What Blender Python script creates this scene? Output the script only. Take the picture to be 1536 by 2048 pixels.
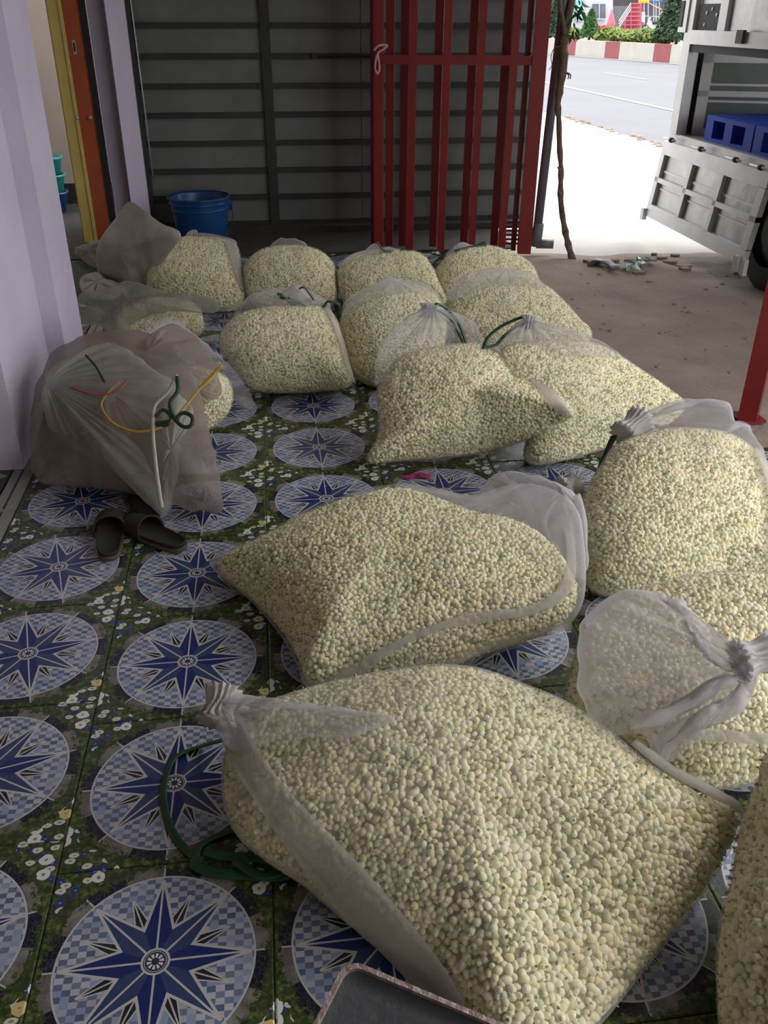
import bpy, bmesh, math, random
import numpy as np
from mathutils import Vector, Matrix, noise
from mathutils.bvhtree import BVHTree
random.seed(7)
PI = math.pi
for o in list(bpy.data.objects): bpy.data.objects.remove(o)
S = bpy.context.scene
COL = S.collection

# ------------------------------------------------------------------ camera
FPX, PITCH, YAW, ROLL, CH = 1753.023, .516899, .126823, .003282, 1.40027
CF = Vector((math.sin(YAW)*math.cos(PITCH), math.cos(YAW)*math.cos(PITCH), -math.sin(PITCH)))
_r = Vector((math.cos(YAW), -math.sin(YAW), 0)); _u = _r.cross(CF)
CR = _r*math.cos(ROLL)+_u*math.sin(ROLL); CU = -_r*math.sin(ROLL)+_u*math.cos(ROLL)
CP = Vector((0, 0, CH))
cd = bpy.data.cameras.new('camera'); cam = bpy.data.objects.new('camera', cd); COL.objects.link(cam)
cd.sensor_fit = 'VERTICAL'; cd.sensor_height = 36; cd.sensor_width = 27; cd.lens = FPX/2048*36
cd.clip_start = .02; cd.clip_end = 500
m = Matrix.Identity(4)
for i in range(3): m[i][0] = CR[i]; m[i][1] = CU[i]; m[i][2] = -CF[i]; m[i][3] = CP[i]
cam.matrix_world = m
S.camera = cam

# ------------------------------------------------------------------ world, light, exposure
w = bpy.data.worlds.new('overcast_sky'); S.world = w; w.use_nodes = True
wn = w.node_tree.nodes; wl = w.node_tree.links
bg = wn['Background']; bg.inputs[1].default_value = 2.5
tc = wn.new('ShaderNodeTexCoord'); sx = wn.new('ShaderNodeSeparateXYZ'); cr = wn.new('ShaderNodeValToRGB')
wl.new(tc.outputs['Generated'], sx.inputs[0]); wl.new(sx.outputs[2], cr.inputs[0]); wl.new(cr.outputs[0], bg.inputs[0])
cr.color_ramp.elements[0].color = (.86, .88, .90, 1); cr.color_ramp.elements[1].color = (.95, .97, 1.0, 1)
sd = bpy.data.lights.new('hazy_sun', 'SUN'); sd.energy = 1.2; sd.angle = .6; sd.color = (1, .96, .90)
so = bpy.data.objects.new('hazy_sun', sd); COL.objects.link(so)
so.rotation_euler = Vector((.75, .50, .95)).to_track_quat('Z', 'Y').to_euler()
S.view_settings.view_transform = 'Standard'; S.view_settings.look = 'None'
S.view_settings.gamma = 1; S.view_settings.use_curve_mapping = False
S.view_settings.exposure = 0.66

# ------------------------------------------------------------------ photo-ray helpers (only used to find world positions)
def ray(px, py):
    return (CF+CR*((px-768)/FPX)-CU*((py-1024)/FPX))
def atz(px, py, z=0.):
    d = ray(px, py); return CP+d*((z-CH)/d.z)
def aty(px, py, y):
    d = ray(px, py); return CP+d*(y/d.y)
def atx(px, py, x):
    d = ray(px, py); return CP+d*(x/d.x)

# ------------------------------------------------------------------ node helper
class E:
    nt = None
    def __init__(s, k): s.k = k
    @staticmethod
    def m(op, *a):
        n = E.nt.nodes.new('ShaderNodeMath'); n.operation = op
        for i, v in enumerate(a):
            if isinstance(v, E): E.nt.links.new(v.k, n.inputs[i])
            else: n.inputs[i].default_value = v
        return E(n.outputs[0])
    def __add__(s, o): return E.m('ADD', s, o)
    __radd__ = __add__
    def __sub__(s, o): return E.m('SUBTRACT', s, o)
    def __rsub__(s, o): return E.m('SUBTRACT', o, s)
    def __mul__(s, o): return E.m('MULTIPLY', s, o)
    __rmul__ = __mul__
    def __truediv__(s, o): return E.m('DIVIDE', s, o)
    def lt(s, o): return E.m('LESS_THAN', s, o)
    def gt(s, o): return E.m('GREATER_THAN', s, o)
    def ab(s): return E.m('ABSOLUTE', s)
def mixc(f, a, b):
    n = E.nt.nodes.new('ShaderNodeMix'); n.data_type = 'RGBA'
    for i, v in ((0, f), (6, a), (7, b)):
        if isinstance(v, E): E.nt.links.new(v.k, n.inputs[i])
        elif i == 0: n.inputs[0].default_value = v
        else: n.inputs[i].default_value = (*v, 1)
    return E(n.outputs[2])
def newmat(name):
    M = bpy.data.materials.new(name); M.use_nodes = True; E.nt = M.node_tree
    return M, M.node_tree, M.node_tree.nodes['Principled BSDF']
def coord(kind='Object'):
    n = E.nt.nodes.new('ShaderNodeTexCoord'); return n.outputs[kind]
def noi(scale, detail=3, rough=.5, vec=None, out=0):
    n = E.nt.nodes.new('ShaderNodeTexNoise'); n.inputs['Scale'].default_value = scale
    n.inputs['Detail'].default_value = detail; n.inputs['Roughness'].default_value = rough
    E.nt.links.new(vec if vec is not None else geo_pos(), n.inputs['Vector']); return E(n.outputs[out])
def geo_pos():
    n = E.nt.nodes.new('ShaderNodeNewGeometry'); return n.outputs['Position']
def ramp(f, *st):
    n = E.nt.nodes.new('ShaderNodeValToRGB'); E.nt.links.new(f.k, n.inputs[0]); e = n.color_ramp.elements
    while len(e) < len(st): e.new(.5)
    for q, (p, c) in zip(e, st): q.position = p; q.color = (*c, 1)
    return E(n.outputs[0])
def bump(bs, h, st, dist=.01):
    n = E.nt.nodes.new('ShaderNodeBump'); n.inputs['Strength'].default_value = st; n.inputs['Distance'].default_value = dist
    E.nt.links.new(h.k, n.inputs['Height']); E.nt.links.new(n.outputs[0], bs.inputs['Normal'])
def plain(name, c1, c2=None, scale=6, rough=.6, metal=0, bmp=0, bscale=60, trans=0):
    M, nt, bs = newmat(name)
    if c2 is None: c2 = tuple(x*.75 for x in c1)
    c = ramp(noi(scale, 5, .6), (.3, c1), (.7, c2)); nt.links.new(c.k, bs.inputs['Base Color'])
    bs.inputs['Roughness'].default_value = rough; bs.inputs['Metallic'].default_value = metal
    if bmp: bump(bs, noi(bscale, 4, .6), bmp)
    return M

# ------------------------------------------------------------------ printed tile
def tile_mat(name, rot, inv=False):
    M, nt, bs = newmat(name)
    s = nt.nodes.new('ShaderNodeSeparateXYZ'); nt.links.new(coord(), s.inputs[0])
    u = E(s.outputs[0])/.4; v = E(s.outputs[1])/.4
    r = E.m('SQRT', u*u+v*v); th = E.m('ARCTAN2', v, u)+(rot+10*PI)
    Q = PI/4
    a = ((E.m('MODULO', th+Q/2, Q))-Q/2).ab()
    x = r*E.m('COSINE', a); y = r*E.m('SINE', a)
    b = Q/2-a; x2 = r*E.m('COSINE', b); y2 = r*E.m('SINE', b)
    # large points
    tip = .405; k = .063/(tip-.152)
    e1 = (tip-x)*k-y
    big = e1.gt(0)
    ol1 = e1.ab().lt(.0065)*x.lt(tip)
    cl1 = y.lt(.0045)*big
    # small black points
    k2 = .19; e2 = (.335-x2)*k2-y2
    small = e2.gt(0)*r.gt(.1)
    ol2 = e2.ab().lt(.006)*x2.lt(.335)
    cl2 = y2.lt(.0035)*small
    # checker ground of the medallion
    cu = E.m('FLOOR', u*27); cv = E.m('FLOOR', v*36)
    ch = E.m('MODULO', (cu+cv)+200, 2.)
    wn_ = nt.nodes.new('ShaderNodeTexWhiteNoise'); wn_.noise_dimensions = '2D'
    cx = nt.nodes.new('ShaderNodeCombineXYZ'); nt.links.new(cu.k, cx.inputs[0]); nt.links.new(cv.k, cx.inputs[1]); nt.links.new(cx.outputs[0], wn_.inputs['Vector'])
    wv = E(wn_.outputs[0])
    dark = mixc(wv, (.09, .12, .21), (.19, .215, .31)); light = mixc(wv, (.33, .335, .39), (.49, .49, .54))
    chk = mixc(ch, dark, light); chk = mixc((wv.gt(.86)), chk, (.26, .31, .46))
    # which way each star point leans decides its shade
    side = E.m('MODULO', th+Q/2, Q*2).gt(Q)
    blue = mixc(side, (.014, .025, .13), (.035, .055, .135))
    white = (.50, .49, .48)
    col = chk
    col = mixc(ol2, col, white); col = mixc(small, col, (.022, .020, .024)); col = mixc(cl2, col, white)
    col = mixc(big, col, blue); col = mixc(cl1, col, white); col = mixc(ol1*r.lt(.41), col, white)
    # hub
    pet = E.m('SINE', th*10); hubp = (r-.017).gt(0)*r.lt(.036)*pet.gt(-.3)
    col = mixc(r.lt(.062), col, white); col = mixc(r.lt(.052), col, (.035, .035, .06)); col = mixc(r.gt(.044)*r.lt(.0475), col, (.4, .4, .45)); col = mixc(hubp, col, (.66, .66, .68))
    inside = r.lt(.42)
    # outer broken ring: stone and black wedges
    sg = E.m('MODULO', E.m('FLOOR', (th+rot*0)/(Q/2))+20, 2.).gt(.5)
    st = ramp(noi(30, 5, .7, coord()), (.35, (.10, .085, .075)), (.65, (.24, .22, .20)))
    vo = nt.nodes.new('ShaderNodeTexVoronoi'); vo.feature = 'DISTANCE_TO_EDGE'; vo.inputs['Scale'].default_value = 90; nt.links.new(coord(), vo.inputs[0])
    bk = mixc(E(vo.outputs[0]).lt(.03), (.012, .013, .022), (.06, .06, .08))
    wedge = mixc(sg, st, bk)
    spoke = (a*r).lt(.004)
    wedge = mixc(spoke, wedge, white)
    # grass ground
    g = noi(75, 5, .75, coord())
    g2 = noi(14, 3, .6, coord())
    grass = ramp(g, (.30, (.010, .018, .008)), (.5, (.045, .066, .018)), (.66, (.17, .20, .05)))
    grass = mixc(g2.gt(.56)*.55, grass, (.035, .045, .022))
    # blossoms
    def blossom(sc, seed, thr, c, rad, oval=1.0, centre=None):
        mp = nt.nodes.new('ShaderNodeMapping'); mp.inputs['Location'].default_value = (seed, seed*.7, 0); mp.inputs['Scale'].default_value = (1, oval, 0)
        nt.links.new(coord(), mp.inputs[0])
        q = nt.nodes.new('ShaderNodeTexVoronoi'); q.inputs['Scale'].default_value = sc; q.voronoi_dimensions = '2D'; q.inputs['Randomness'].default_value = .8
        nt.links.new(mp.outputs[0], q.inputs[0])
        sp = nt.nodes.new('ShaderNodeSeparateColor'); nt.links.new(q.outputs['Color'], sp.inputs[0])
        nn = noi(60, 2, .5, coord())
        d = E(q.outputs['Distance'])+(nn-.5)*.25
        return d.lt(rad)*E(sp.outputs[0]).gt(thr), d, c
    au = .5-u.ab(); av = .5-v.ab()
    cornerd = E.m('SQRT', au*au+av*av)
    near = (cornerd+(noi(16, 3, .6, coord())-.5)*.35+E.m('MINIMUM', au, av)*.7).lt(.26)
    for sc, sd_, thr, c, rd, ov in ((40, 3.1, .5, (.025, .045, .20), .36, 1.2), (30, 5.3, .40, (.60, .62, .55), .29, 1.5), (27, 1.7, .50, (.72, .72, .70), .36, 1.1), (25, 8.8, .86, (.62, .48, .20), .33, 1.0)):
        mk, d, c = blossom(sc, sd_, thr, c, rd, ov)
        grass = mixc(mk*near, grass, c)
        grass = mixc(mk*near*d.lt(.09), grass, (.30, .25, .10))
    ring = r.lt(.485)*r.gt(.42)
    edge_keep = E.m('MAXIMUM', u.ab(), v.ab()).lt(.488)
    tuft = (noi(55, 4, .7, coord())+(.485-r)*4.2).gt(.56)
    out = mixc(ring*edge_keep*tuft, grass, wedge)
    fin = mixc(inside, out, col)
    fin = mixc((r-.42).ab().lt(.0045), fin, white)
    nt.links.new(fin.k, bs.inputs['Base Color'])
    rg = noi(9, 5, .7)
    nt.links.new((rg*.25+.12).k, bs.inputs['Roughness'])
    bs.inputs['Specular IOR Level'].default_value = .5
    bump(bs, noi(12, 2, .4), .03)
    return M

# ------------------------------------------------------------------ netting and buds
def netting(name, col, base, gain, rough=.8, dirt=None):
    M, nt, bs = newmat(name); nt.nodes.remove(bs); out = nt.nodes['Material Output']
    at = nt.nodes.new('ShaderNodeAttribute'); at.attribute_name = 'weave'
    d = nt.nodes.new('ShaderNodeBsdfDiffuse'); t = nt.nodes.new('ShaderNodeBsdfTranslucent'); tr = nt.nodes.new('ShaderNodeBsdfTransparent')
    n1 = noi(7, 3, .6)
    c = mixc(n1, col, tuple(x*.82 for x in col))
    if dirt: c = mixc(ramp(noi(3.5, 4, .6), (.42, (0, 0, 0)), (.62, (1, 1, 1))), c, dirt)
    nt.links.new(c.k, d.inputs[0]); nt.links.new(c.k, t.inputs[0])
    mp = nt.nodes.new('ShaderNodeMapping'); mp.inputs['Scale'].default_value = (90, 90, 25); mp.inputs['Rotation'].default_value = (.3, .5, .6); nt.links.new(geo_pos(), mp.inputs[0])
    fib = noi(6, 3, .7, mp.outputs[0])
    bp = nt.nodes.new('ShaderNodeBump'); bp.inputs['Strength'].default_value = .35; bp.inputs['Distance'].default_value = .004
    nt.links.new((fib+noi(40, 3, .6)).k, bp.inputs['Height']); nt.links.new(bp.outputs[0], d.inputs['Normal']); nt.links.new(bp.outputs[0], t.inputs['Normal'])
    m1 = nt.nodes.new('ShaderNodeMixShader'); m1.inputs[0].default_value = .4
    nt.links.new(d.outputs[0], m1.inputs[1]); nt.links.new(t.outputs[0], m1.inputs[2])
    f = E(at.outputs['Fac'])*gain+base+(fib-.5)*.22+(noi(11, 3, .6)-.5)*.22
    f = E.m('MINIMUM', E.m('MAXIMUM', f, .06), .97)
    m2 = nt.nodes.new('ShaderNodeMixShader'); nt.links.new(f.k, m2.inputs[0])
    nt.links.new(tr.outputs[0], m2.inputs[1]); nt.links.new(m1.outputs[0], m2.inputs[2]); nt.links.new(m2.outputs[0], out.inputs[0])
    return M
def bud_mat():
    M, nt, bs = newmat('jasmine_bud_petal')
    at = nt.nodes.new('ShaderNodeAttribute'); at.attribute_name = 'budrnd'; at.attribute_type = 'INSTANCER'
    f = E(at.outputs['Fac'])
    c = ramp(f, (0, (.86, .74, .38)), (.35, (.93, .84, .54)), (.75, (.96, .91, .68)), (.93, (.64, .66, .32)), (1, (.55, .44, .26)))
    c = mixc(ramp(noi(5, 3, .6), (.45, (0, 0, 0)), (.7, (.5, .5, .5))), c, (.66, .66, .40))
    nt.links.new(c.k, bs.inputs['Base Color']); bs.inputs['Roughness'].default_value = .55
    bs.inputs['Subsurface Weight'].default_value = 0
    return M
MT = dict(
    tile=tile_mat('printed_star_tile', 0.), tile_turned=tile_mat('printed_star_tile_turned', -.24),
    net=netting('white_netting', (.82, .78, .80), .10, .80),
    band=netting('folded_netting_hem', (.74, .70, .67), .40, .6),
    grey_net=netting('dusty_grey_netting', (.43, .365, .335), .42, .45, dirt=(.42, .31, .24)),
    pale_net=netting('old_grey_netting', (.58, .57, .52), .40, .5, dirt=(.42, .40, .34)),
    sheet=plain('grey_woven_sheet', (.52, .49, .44), (.42, .39, .35), 8, .8, 0, .3, 90),
    bundle=plain('dusty_folded_netting', (.20, .165, .14), (.09, .08, .065), 6, .9, 0, .5, 60),
    bud=bud_mat(), sepal=plain('bud_sepal', (.34, .38, .15), (.26, .31, .12), 20, .6),
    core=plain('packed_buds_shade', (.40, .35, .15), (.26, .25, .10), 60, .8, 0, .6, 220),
    green=plain('green_ribbon', (.016, .075, .022), (.009, .045, .014), 30, .5),
    dgreen=plain('dark_green_cord', (.016, .045, .018), (.010, .03, .012), 30, .6),
    yellow=plain('yellow_raffia', (.62, .38, .04), (.45, .26, .03), 30, .5),
    redtag=plain('faded_red_tape', (.42, .09, .08), (.30, .07, .07), 30, .6),
    lav=plain('lavender_wall_paint', (.62, .55, .67), (.53, .47, .59), 2.2, .8, 0, .25, 50),
    cream=plain('cream_wall_paint', (.62, .53, .45), (.52, .44, .38), 1.6, .8, 0, .2, 50),
    yel=plain('pale_yellow_frame_paint', (.66, .52, .17), (.56, .42, .12), 7, .5, 0, .2, 60),
    orange=plain('orange_frame_paint', (.42, .085, .022), (.33, .06, .018), 7, .5),
    red=plain('red_gate_paint', (.21, .010, .010), (.15, .008, .009), 5, .38, 0, .1, 90),
    shutter=plain('grey_green_steel_sheet', (.17, .18, .165), (.12, .13, .12), 3.5, .55, .2, .1, 30),
    rib=plain('dark_steel_rib', (.035, .036, .034), (.022, .022, .022), 8, .6, .2),
    dark=plain('dark_grime_concrete', (.045, .040, .034), (.025, .022, .020), 7, .85, 0, .4, 60),
    grout=plain('dark_grout', (.08, .09, .05), (.05, .06, .035), 20, .8),
    ceil=plain('veranda_ceiling_paint', (.42, .40, .38), (.36, .34, .33), 2, .85),
    blue=plain('blue_bucket_plastic', (.008, .060, .21), (.007, .05, .17), 4, .35),
    pallet=plain('blue_pallet_plastic', (.006, .055, .46), (.006, .045, .38), 5, .75),
    aqua=plain('pale_aqua_paint', (.18, .40, .40), (.15, .34, .35), 2, .7),
    teal=plain('teal_plastic', (.02, .30, .25), (.02, .22, .22), 5, .4),
    alu=plain('brushed_aluminium', (.50, .495, .49), (.43, .43, .43), 12, .42, .4),
    sheetm=plain('aluminium_sheet', (.38, .37, .355), (.26, .255, .25), 5, .33, .6, .25, 9),
    pane=plain('dull_inner_panel', (.13, .15, .135), (.09, .105, .10), 3, .3, .3),
    black=plain('black_rubber', (.010, .010, .011), (.016, .016, .017), 20, .7),
    dirt=plain('trodden_dirt', (.30, .225, .180), (.19, .145, .118), 2.6, .95, 0, .8, 35),
    apron=plain('pale_concrete', (.50, .47, .44), (.44, .41, .385), 3, .9, 0, .3, 40),
    road=plain('asphalt_road', (.145, .143, .155), (.125, .124, .135), .5, .85, 0, .2, 90),
    line=plain('white_road_paint', (.42, .42, .43), (.36, .36, .37), 5, .7),
    curbr=plain('faded_red_curb', (.24, .060, .068), (.20, .055, .062), 3, .8), curbw=plain('white_curb', (.40, .37, .33), (.35, .325, .29), 3, .8),
    bark=plain('sapling_bark', (.20, .145, .11), (.11, .08, .06), 30, .9, 0, .8, 90),
    leaf=plain('green_leaf', (.035, .13, .02), (.02, .07, .012), 14, .6),
    darkleaf=plain('dark_topiary_leaf', (.035, .070, .030), (.018, .040, .018), 3, .8),
    shrub=plain('yellow_green_shrub', (.22, .27, .06), (.12, .17, .035), 2, .8),
    redleaf=plain('red_blossom', (.50, .03, .03), (.36, .03, .03), 4, .8),
    pvc=plain('grey_pipe_plastic', (.16, .165, .18), (.12, .125, .14), 6, .5),
    slip=plain('dark_brown_slipper', (.022, .014, .010), (.014, .009, .007), 40, .85, 0, .3, 200),
    sole=plain('tan_sole_edge', (.11, .085, .05), (.075, .055, .035), 30, .8),
    steel=plain('dull_grey_steel', (.085, .088, .095), (.060, .062, .068), 9, .42, .5, .15, 70),
    worn=plain('worn_steel_rim', (.50, .40, .37), (.28, .20, .18), 60, .4, .5, .4, 120),
    white=plain('white_house_paint', (.42, .43, .44), (.36, .37, .39), 1, .8),
    glass=plain('dark_window_glass', (.10, .11, .13), (.07, .08, .09), 2, .2),
    redroof=plain('faded_red_paint', (.45, .10, .13), (.36, .08, .11), 1, .7),
    osign=plain('orange_sign', (.85, .28, .02), (.8, .24, .02), 2, .6), ylw=plain('yellow_letter', (.9, .7, .05), (.85, .65, .05), 2, .6),
    bsign=plain('blue_sign', (.015, .10, .60), (.015, .08, .52), 2, .6),
    ptile=plain('pale_stone_tile', (.33, .33, .30), (.25, .25, .23), 6, .3), btile=plain('black_stone_tile', (.02, .02, .02), (.03, .03, .03), 6, .25),
    pink=plain('magenta_petal', (.45, .02, .14), (.3, .02, .1), 6, .6), scrap=plain('pale_green_plastic_scrap', (.25, .50, .42), (.5, .55, .52), 20, .4),
)

# ------------------------------------------------------------------ object helpers
ROOTLOC = {}
def mk(name, verts, faces, mat, parent=None, smooth=False, mats=None, mi=None):
    off = Vector(ROOTLOC.get(parent.name, (0, 0, 0))) if parent else Vector((0, 0, 0))
    vs = [tuple(Vector(v)-off) for v in verts]
    me = bpy.data.meshes.new(name); me.from_pydata(vs, [], faces)
    for mm in (mats or [mat]): me.materials.append(mm)
    if mi: me.polygons.foreach_set('material_index', mi)
    if smooth: me.polygons.foreach_set('use_smooth', [True]*len(me.polygons))
    me.update()
    o = bpy.data.objects.new(name, me); COL.objects.link(o)
    if parent: o.parent = parent; ROOTLOC[o.name] = off
    else: ROOTLOC[o.name] = Vector((0, 0, 0))
    return o
def thing(name, label, cat, loc=(0, 0, 0), group=None):
    o = bpy.data.objects.new(name, None); COL.objects.link(o); o.location = loc; o.empty_display_size = .1
    ROOTLOC[o.name] = Vector(loc); return tag(o, label, cat, group)
def tag(o, label, cat=None, group=None, kind=None):
    if label: o['label'] = label
    if cat: o['category'] = cat
    if group: o['group'] = group
    if kind: o['kind'] = kind
    return o
def struct(o): o['kind'] = 'structure'; return o
class G:
    """collects solid pieces into one mesh"""
    def __init__(s): s.v = []; s.f = []
    def add(s, v, f):
        b = len(s.v); s.v += [tuple(q) for q in v]; s.f += [tuple(i+b for i in q) for q in f]; return s
    def box(s, x0, y0, z0, x1, y1, z1):
        v = [(x, y, z) for z in (z0, z1) for y in (y0, y1) for x in (x0, x1)]
        return s.add(v, [(0, 2, 3, 1), (4, 5, 7, 6), (0, 1, 5, 4), (2, 6, 7, 3), (0, 4, 6, 2), (1, 3, 7, 5)])
    def hexa(s, a, b, c, d, n):
        """quad abcd extruded by vector n"""
        n = Vector(n); v = [Vector(q) for q in (a, b, c, d)]; v += [q+n for q in v]
        return s.add(v, [(0, 1, 2, 3), (7, 6, 5, 4), (0, 4, 5, 1), (1, 5, 6, 2), (2, 6, 7, 3), (3, 7, 4, 0)])
    def prism(s, poly, z0, z1):
        n = len(poly); v = [(x, y, z0) for x, y in poly]+[(x, y, z1) for x, y in poly]
        return s.add(v, [tuple(range(n))[::-1], tuple(range(n, 2*n))]+[(i, (i+1) % n, n+(i+1) % n, n+i) for i in range(n)])
    def bar(s, a, b, wx, wy, up=(0, 0, 1)):
        a = Vector(a); b = Vector(b); d = (b-a).normalized(); u = Vector(up)
        if abs(d.dot(u)) > .95: u = Vector((1, 0, 0))
        r = d.cross(u).normalized(); u = r.cross(d); r *= wx/2; u *= wy/2
        return s.hexa(a-r-u, a+r-u, a+r+u, a-r+u, b-a)
    def tube(s, pts, rad, n=8, flat=1.0, cap=True):
        pts = [Vector(p) for p in pts]; b = len(s.v); N = len(pts)
        if not hasattr(rad, '__len__'): rad = [rad]*N
        u = Vector((0, 0, 1))
        for i, p in enumerate(pts):
            d = (pts[min(i+1, N-1)]-pts[max(i-1, 0)]).normalized()
            if abs(d.dot(u)) > .98: u = Vector((0, 1, 0)) if abs(d.y) < .9 else Vector((1, 0, 0))
            r = d.cross(u).normalized(); u2 = r.cross(d).normalized(); u = u2
            for j in range(n):
                a = 2*PI*j/n; s.v.append(tuple(p+r*(rad[i]*math.cos(a))+u2*(rad[i]*flat*math.sin(a))))
        for i in range(N-1):
            for j in range(n):
                k = (j+1) % n; s.f.append((b+i*n+j, b+i*n+k, b+(i+1)*n+k, b+(i+1)*n+j))
        if cap: s.f.append(tuple(b+j for j in range(n))[::-1]); s.f.append(tuple(b+(N-1)*n+j for j in range(n)))
        return s
    def lathe(s, c, prof, n=24, closed=True):
        b = len(s.v); c = Vector(c)
        for r, z in prof:
            for j in range(n): a = 2*PI*j/n; s.v.append(tuple(c+Vector((r*math.cos(a), r*math.sin(a), z))))
        for i in range(len(prof)-1):
            for j in range(n):
                k = (j+1) % n; s.f.append((b+i*n+j, b+i*n+k, b+(i+1)*n+k, b+(i+1)*n+j))
        return s
    def out(s, name, mat, parent=None, smooth=False): return mk(name, s.v, s.f, mat, parent, smooth)
def catmull(P, n, closed=False):
    P = [Vector(p) for p in P]; out = []; N = len(P)
    segs = N if closed else N-1
    for i in range(segs):
        if closed: a, b, c, d = P[(i-1) % N], P[i], P[(i+1) % N], P[(i+2) % N]
        else: a, b, c, d = P[max(i-1, 0)], P[i], P[i+1], P[min(i+2, N-1)]
        for k in range(n):
            t = k/n
            out.append(.5*((2*b)+(c-a)*t+(2*a-5*b+4*c-d)*t*t+(3*b-a-3*c+d)*t**3))
    if not closed: out.append(P[-1])
    return out
def resample(P, n, closed=True):
    Q = P+([P[0]] if closed else []); L = [0]
    for a, b in zip(Q, Q[1:]): L.append(L[-1]+(b-a).length)
    out = []; j = 0
    for i in range(n):
        t = L[-1]*i/(n if closed else n-1)
        while j < len(L)-2 and L[j+1] < t: j += 1
        f = (t-L[j])/max(L[j+1]-L[j], 1e-9); out.append(Q[j].lerp(Q[j+1], f))
    return out

# ------------------------------------------------------------------ inflated cloth pouches
def plane_pts(outl, pl, zmin=.035):
    a, b, c = [atz(*p) for p in pl]
    n = (b-a).cross(c-a).normalized(); out = []
    for q in outl:
        d = ray(q[0], q[1])
        if len(q) > 2: out.append(CP+d*((q[2]-CH)/d.z)); continue
        t = (a-CP).dot(n)/d.dot(n); p = CP+d*t
        if p.z < zmin or t < 0: p = CP+d*((zmin-CH)/d.z)
        out.append(p)
    if n.dot(Vector((0, -.4, 1))) < 0: n = -n
    return out, n
def inflate(rim, n, bf, bb, hub=None, nt=110, nr=16, folds=None, shrink=0., amp=.012, fq=5., seed=0, p=2.4, q=.55, zfloor=.004, lump=None, rimn=0):
    rim = resample(catmull(rim, 10, True), nt)
    if rimn: rim = [q_+Vector((noise.noise(q_*22+Vector((seed, 1, 2))), noise.noise(q_*22+Vector((seed, 9, 2))), noise.noise(q_*22+Vector((seed, 5, 7)))))*rimn for q_ in rim]
    c = sum(rim, Vector())/len(rim)
    H = hub if hub is not None else c
    V = []; F = []
    def disp(P, r, k):
        s = Vector((seed*7.3, seed*3.1, seed))
        d = amp*noise.noise(P*fq+s)+amp*.35*noise.noise(P*fq*3.1+s)
        if lump: d += lump*noise.noise(P*2.2+s*2)
        fr = 0
        if folds:
            kk, am = folds; ang = 2*PI*k/nt
            fr = am*math.sin(kk*ang+3*noise.noise(Vector((ang*2, seed, 0))))*math.sin(PI*min(r, 1))**.7*(.6+.6*noise.noise(Vector((ang*3, 5+seed, 0))))
        return d*(1-r**8)+fr
    rings = [math.sin(PI/2*i/nr) for i in range(nr+1)]
    for side, B in ((1, bf), (-1, bb)):
        for i, r in enumerate(rings[:-1] if side < 0 else rings):
            if side < 0 and i == 0: pass
            for k in range(nt if i else 1):
                base = H.lerp(rim[k], r) if i else H.copy()
                if shrink: base -= (rim[k]-H).normalized()*shrink*r
                h = (B-shrink)*max(0, 1-r**p)**q
                P = base+n*(side*h)
                P = P+n*(disp(base, r, k)*(1 if side > 0 else .5))
                if P.z < zfloor+shrink*.7: P.z = zfloor+shrink*.7+.002*noise.noise(P*20)
                V.append(P)
    def idx(side, i, k):
        k %= nt
        if side > 0: return 0 if i == 0 else 1+(i-1)*nt+k
        if i == nr: return idx(1, nr, k)
        b = 1+nr*nt
        return b if i == 0 else b+1+(i-1)*nt+k
    for side in (1, -1):
        for i in range(nr):
            for k in range(nt):
                if i == 0: f = (idx(side, 0, 0), idx(side, 1, k), idx(side, 1, k+1))
                else: f = (idx(side, i, k), idx(side, i+1, k), idx(side, i+1, k+1), idx(side, i, k+1))
                F.append(f if side > 0 else f[::-1])
    # orientation
    a, b_, c_ = V[0], V[1], V[2]
    if (b_-a).cross(c_-a).dot(n) < 0: F = [f[::-1] for f in F]
    return V, F
def set_weave(o, fn):
    me = o.data; at = me.attributes.new('weave', 'FLOAT', 'POINT'); off = ROOTLOC[o.name]
    at.data.foreach_set('value', [max(0, min(1, fn(v.co+off))) for v in me.vertices])

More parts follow.
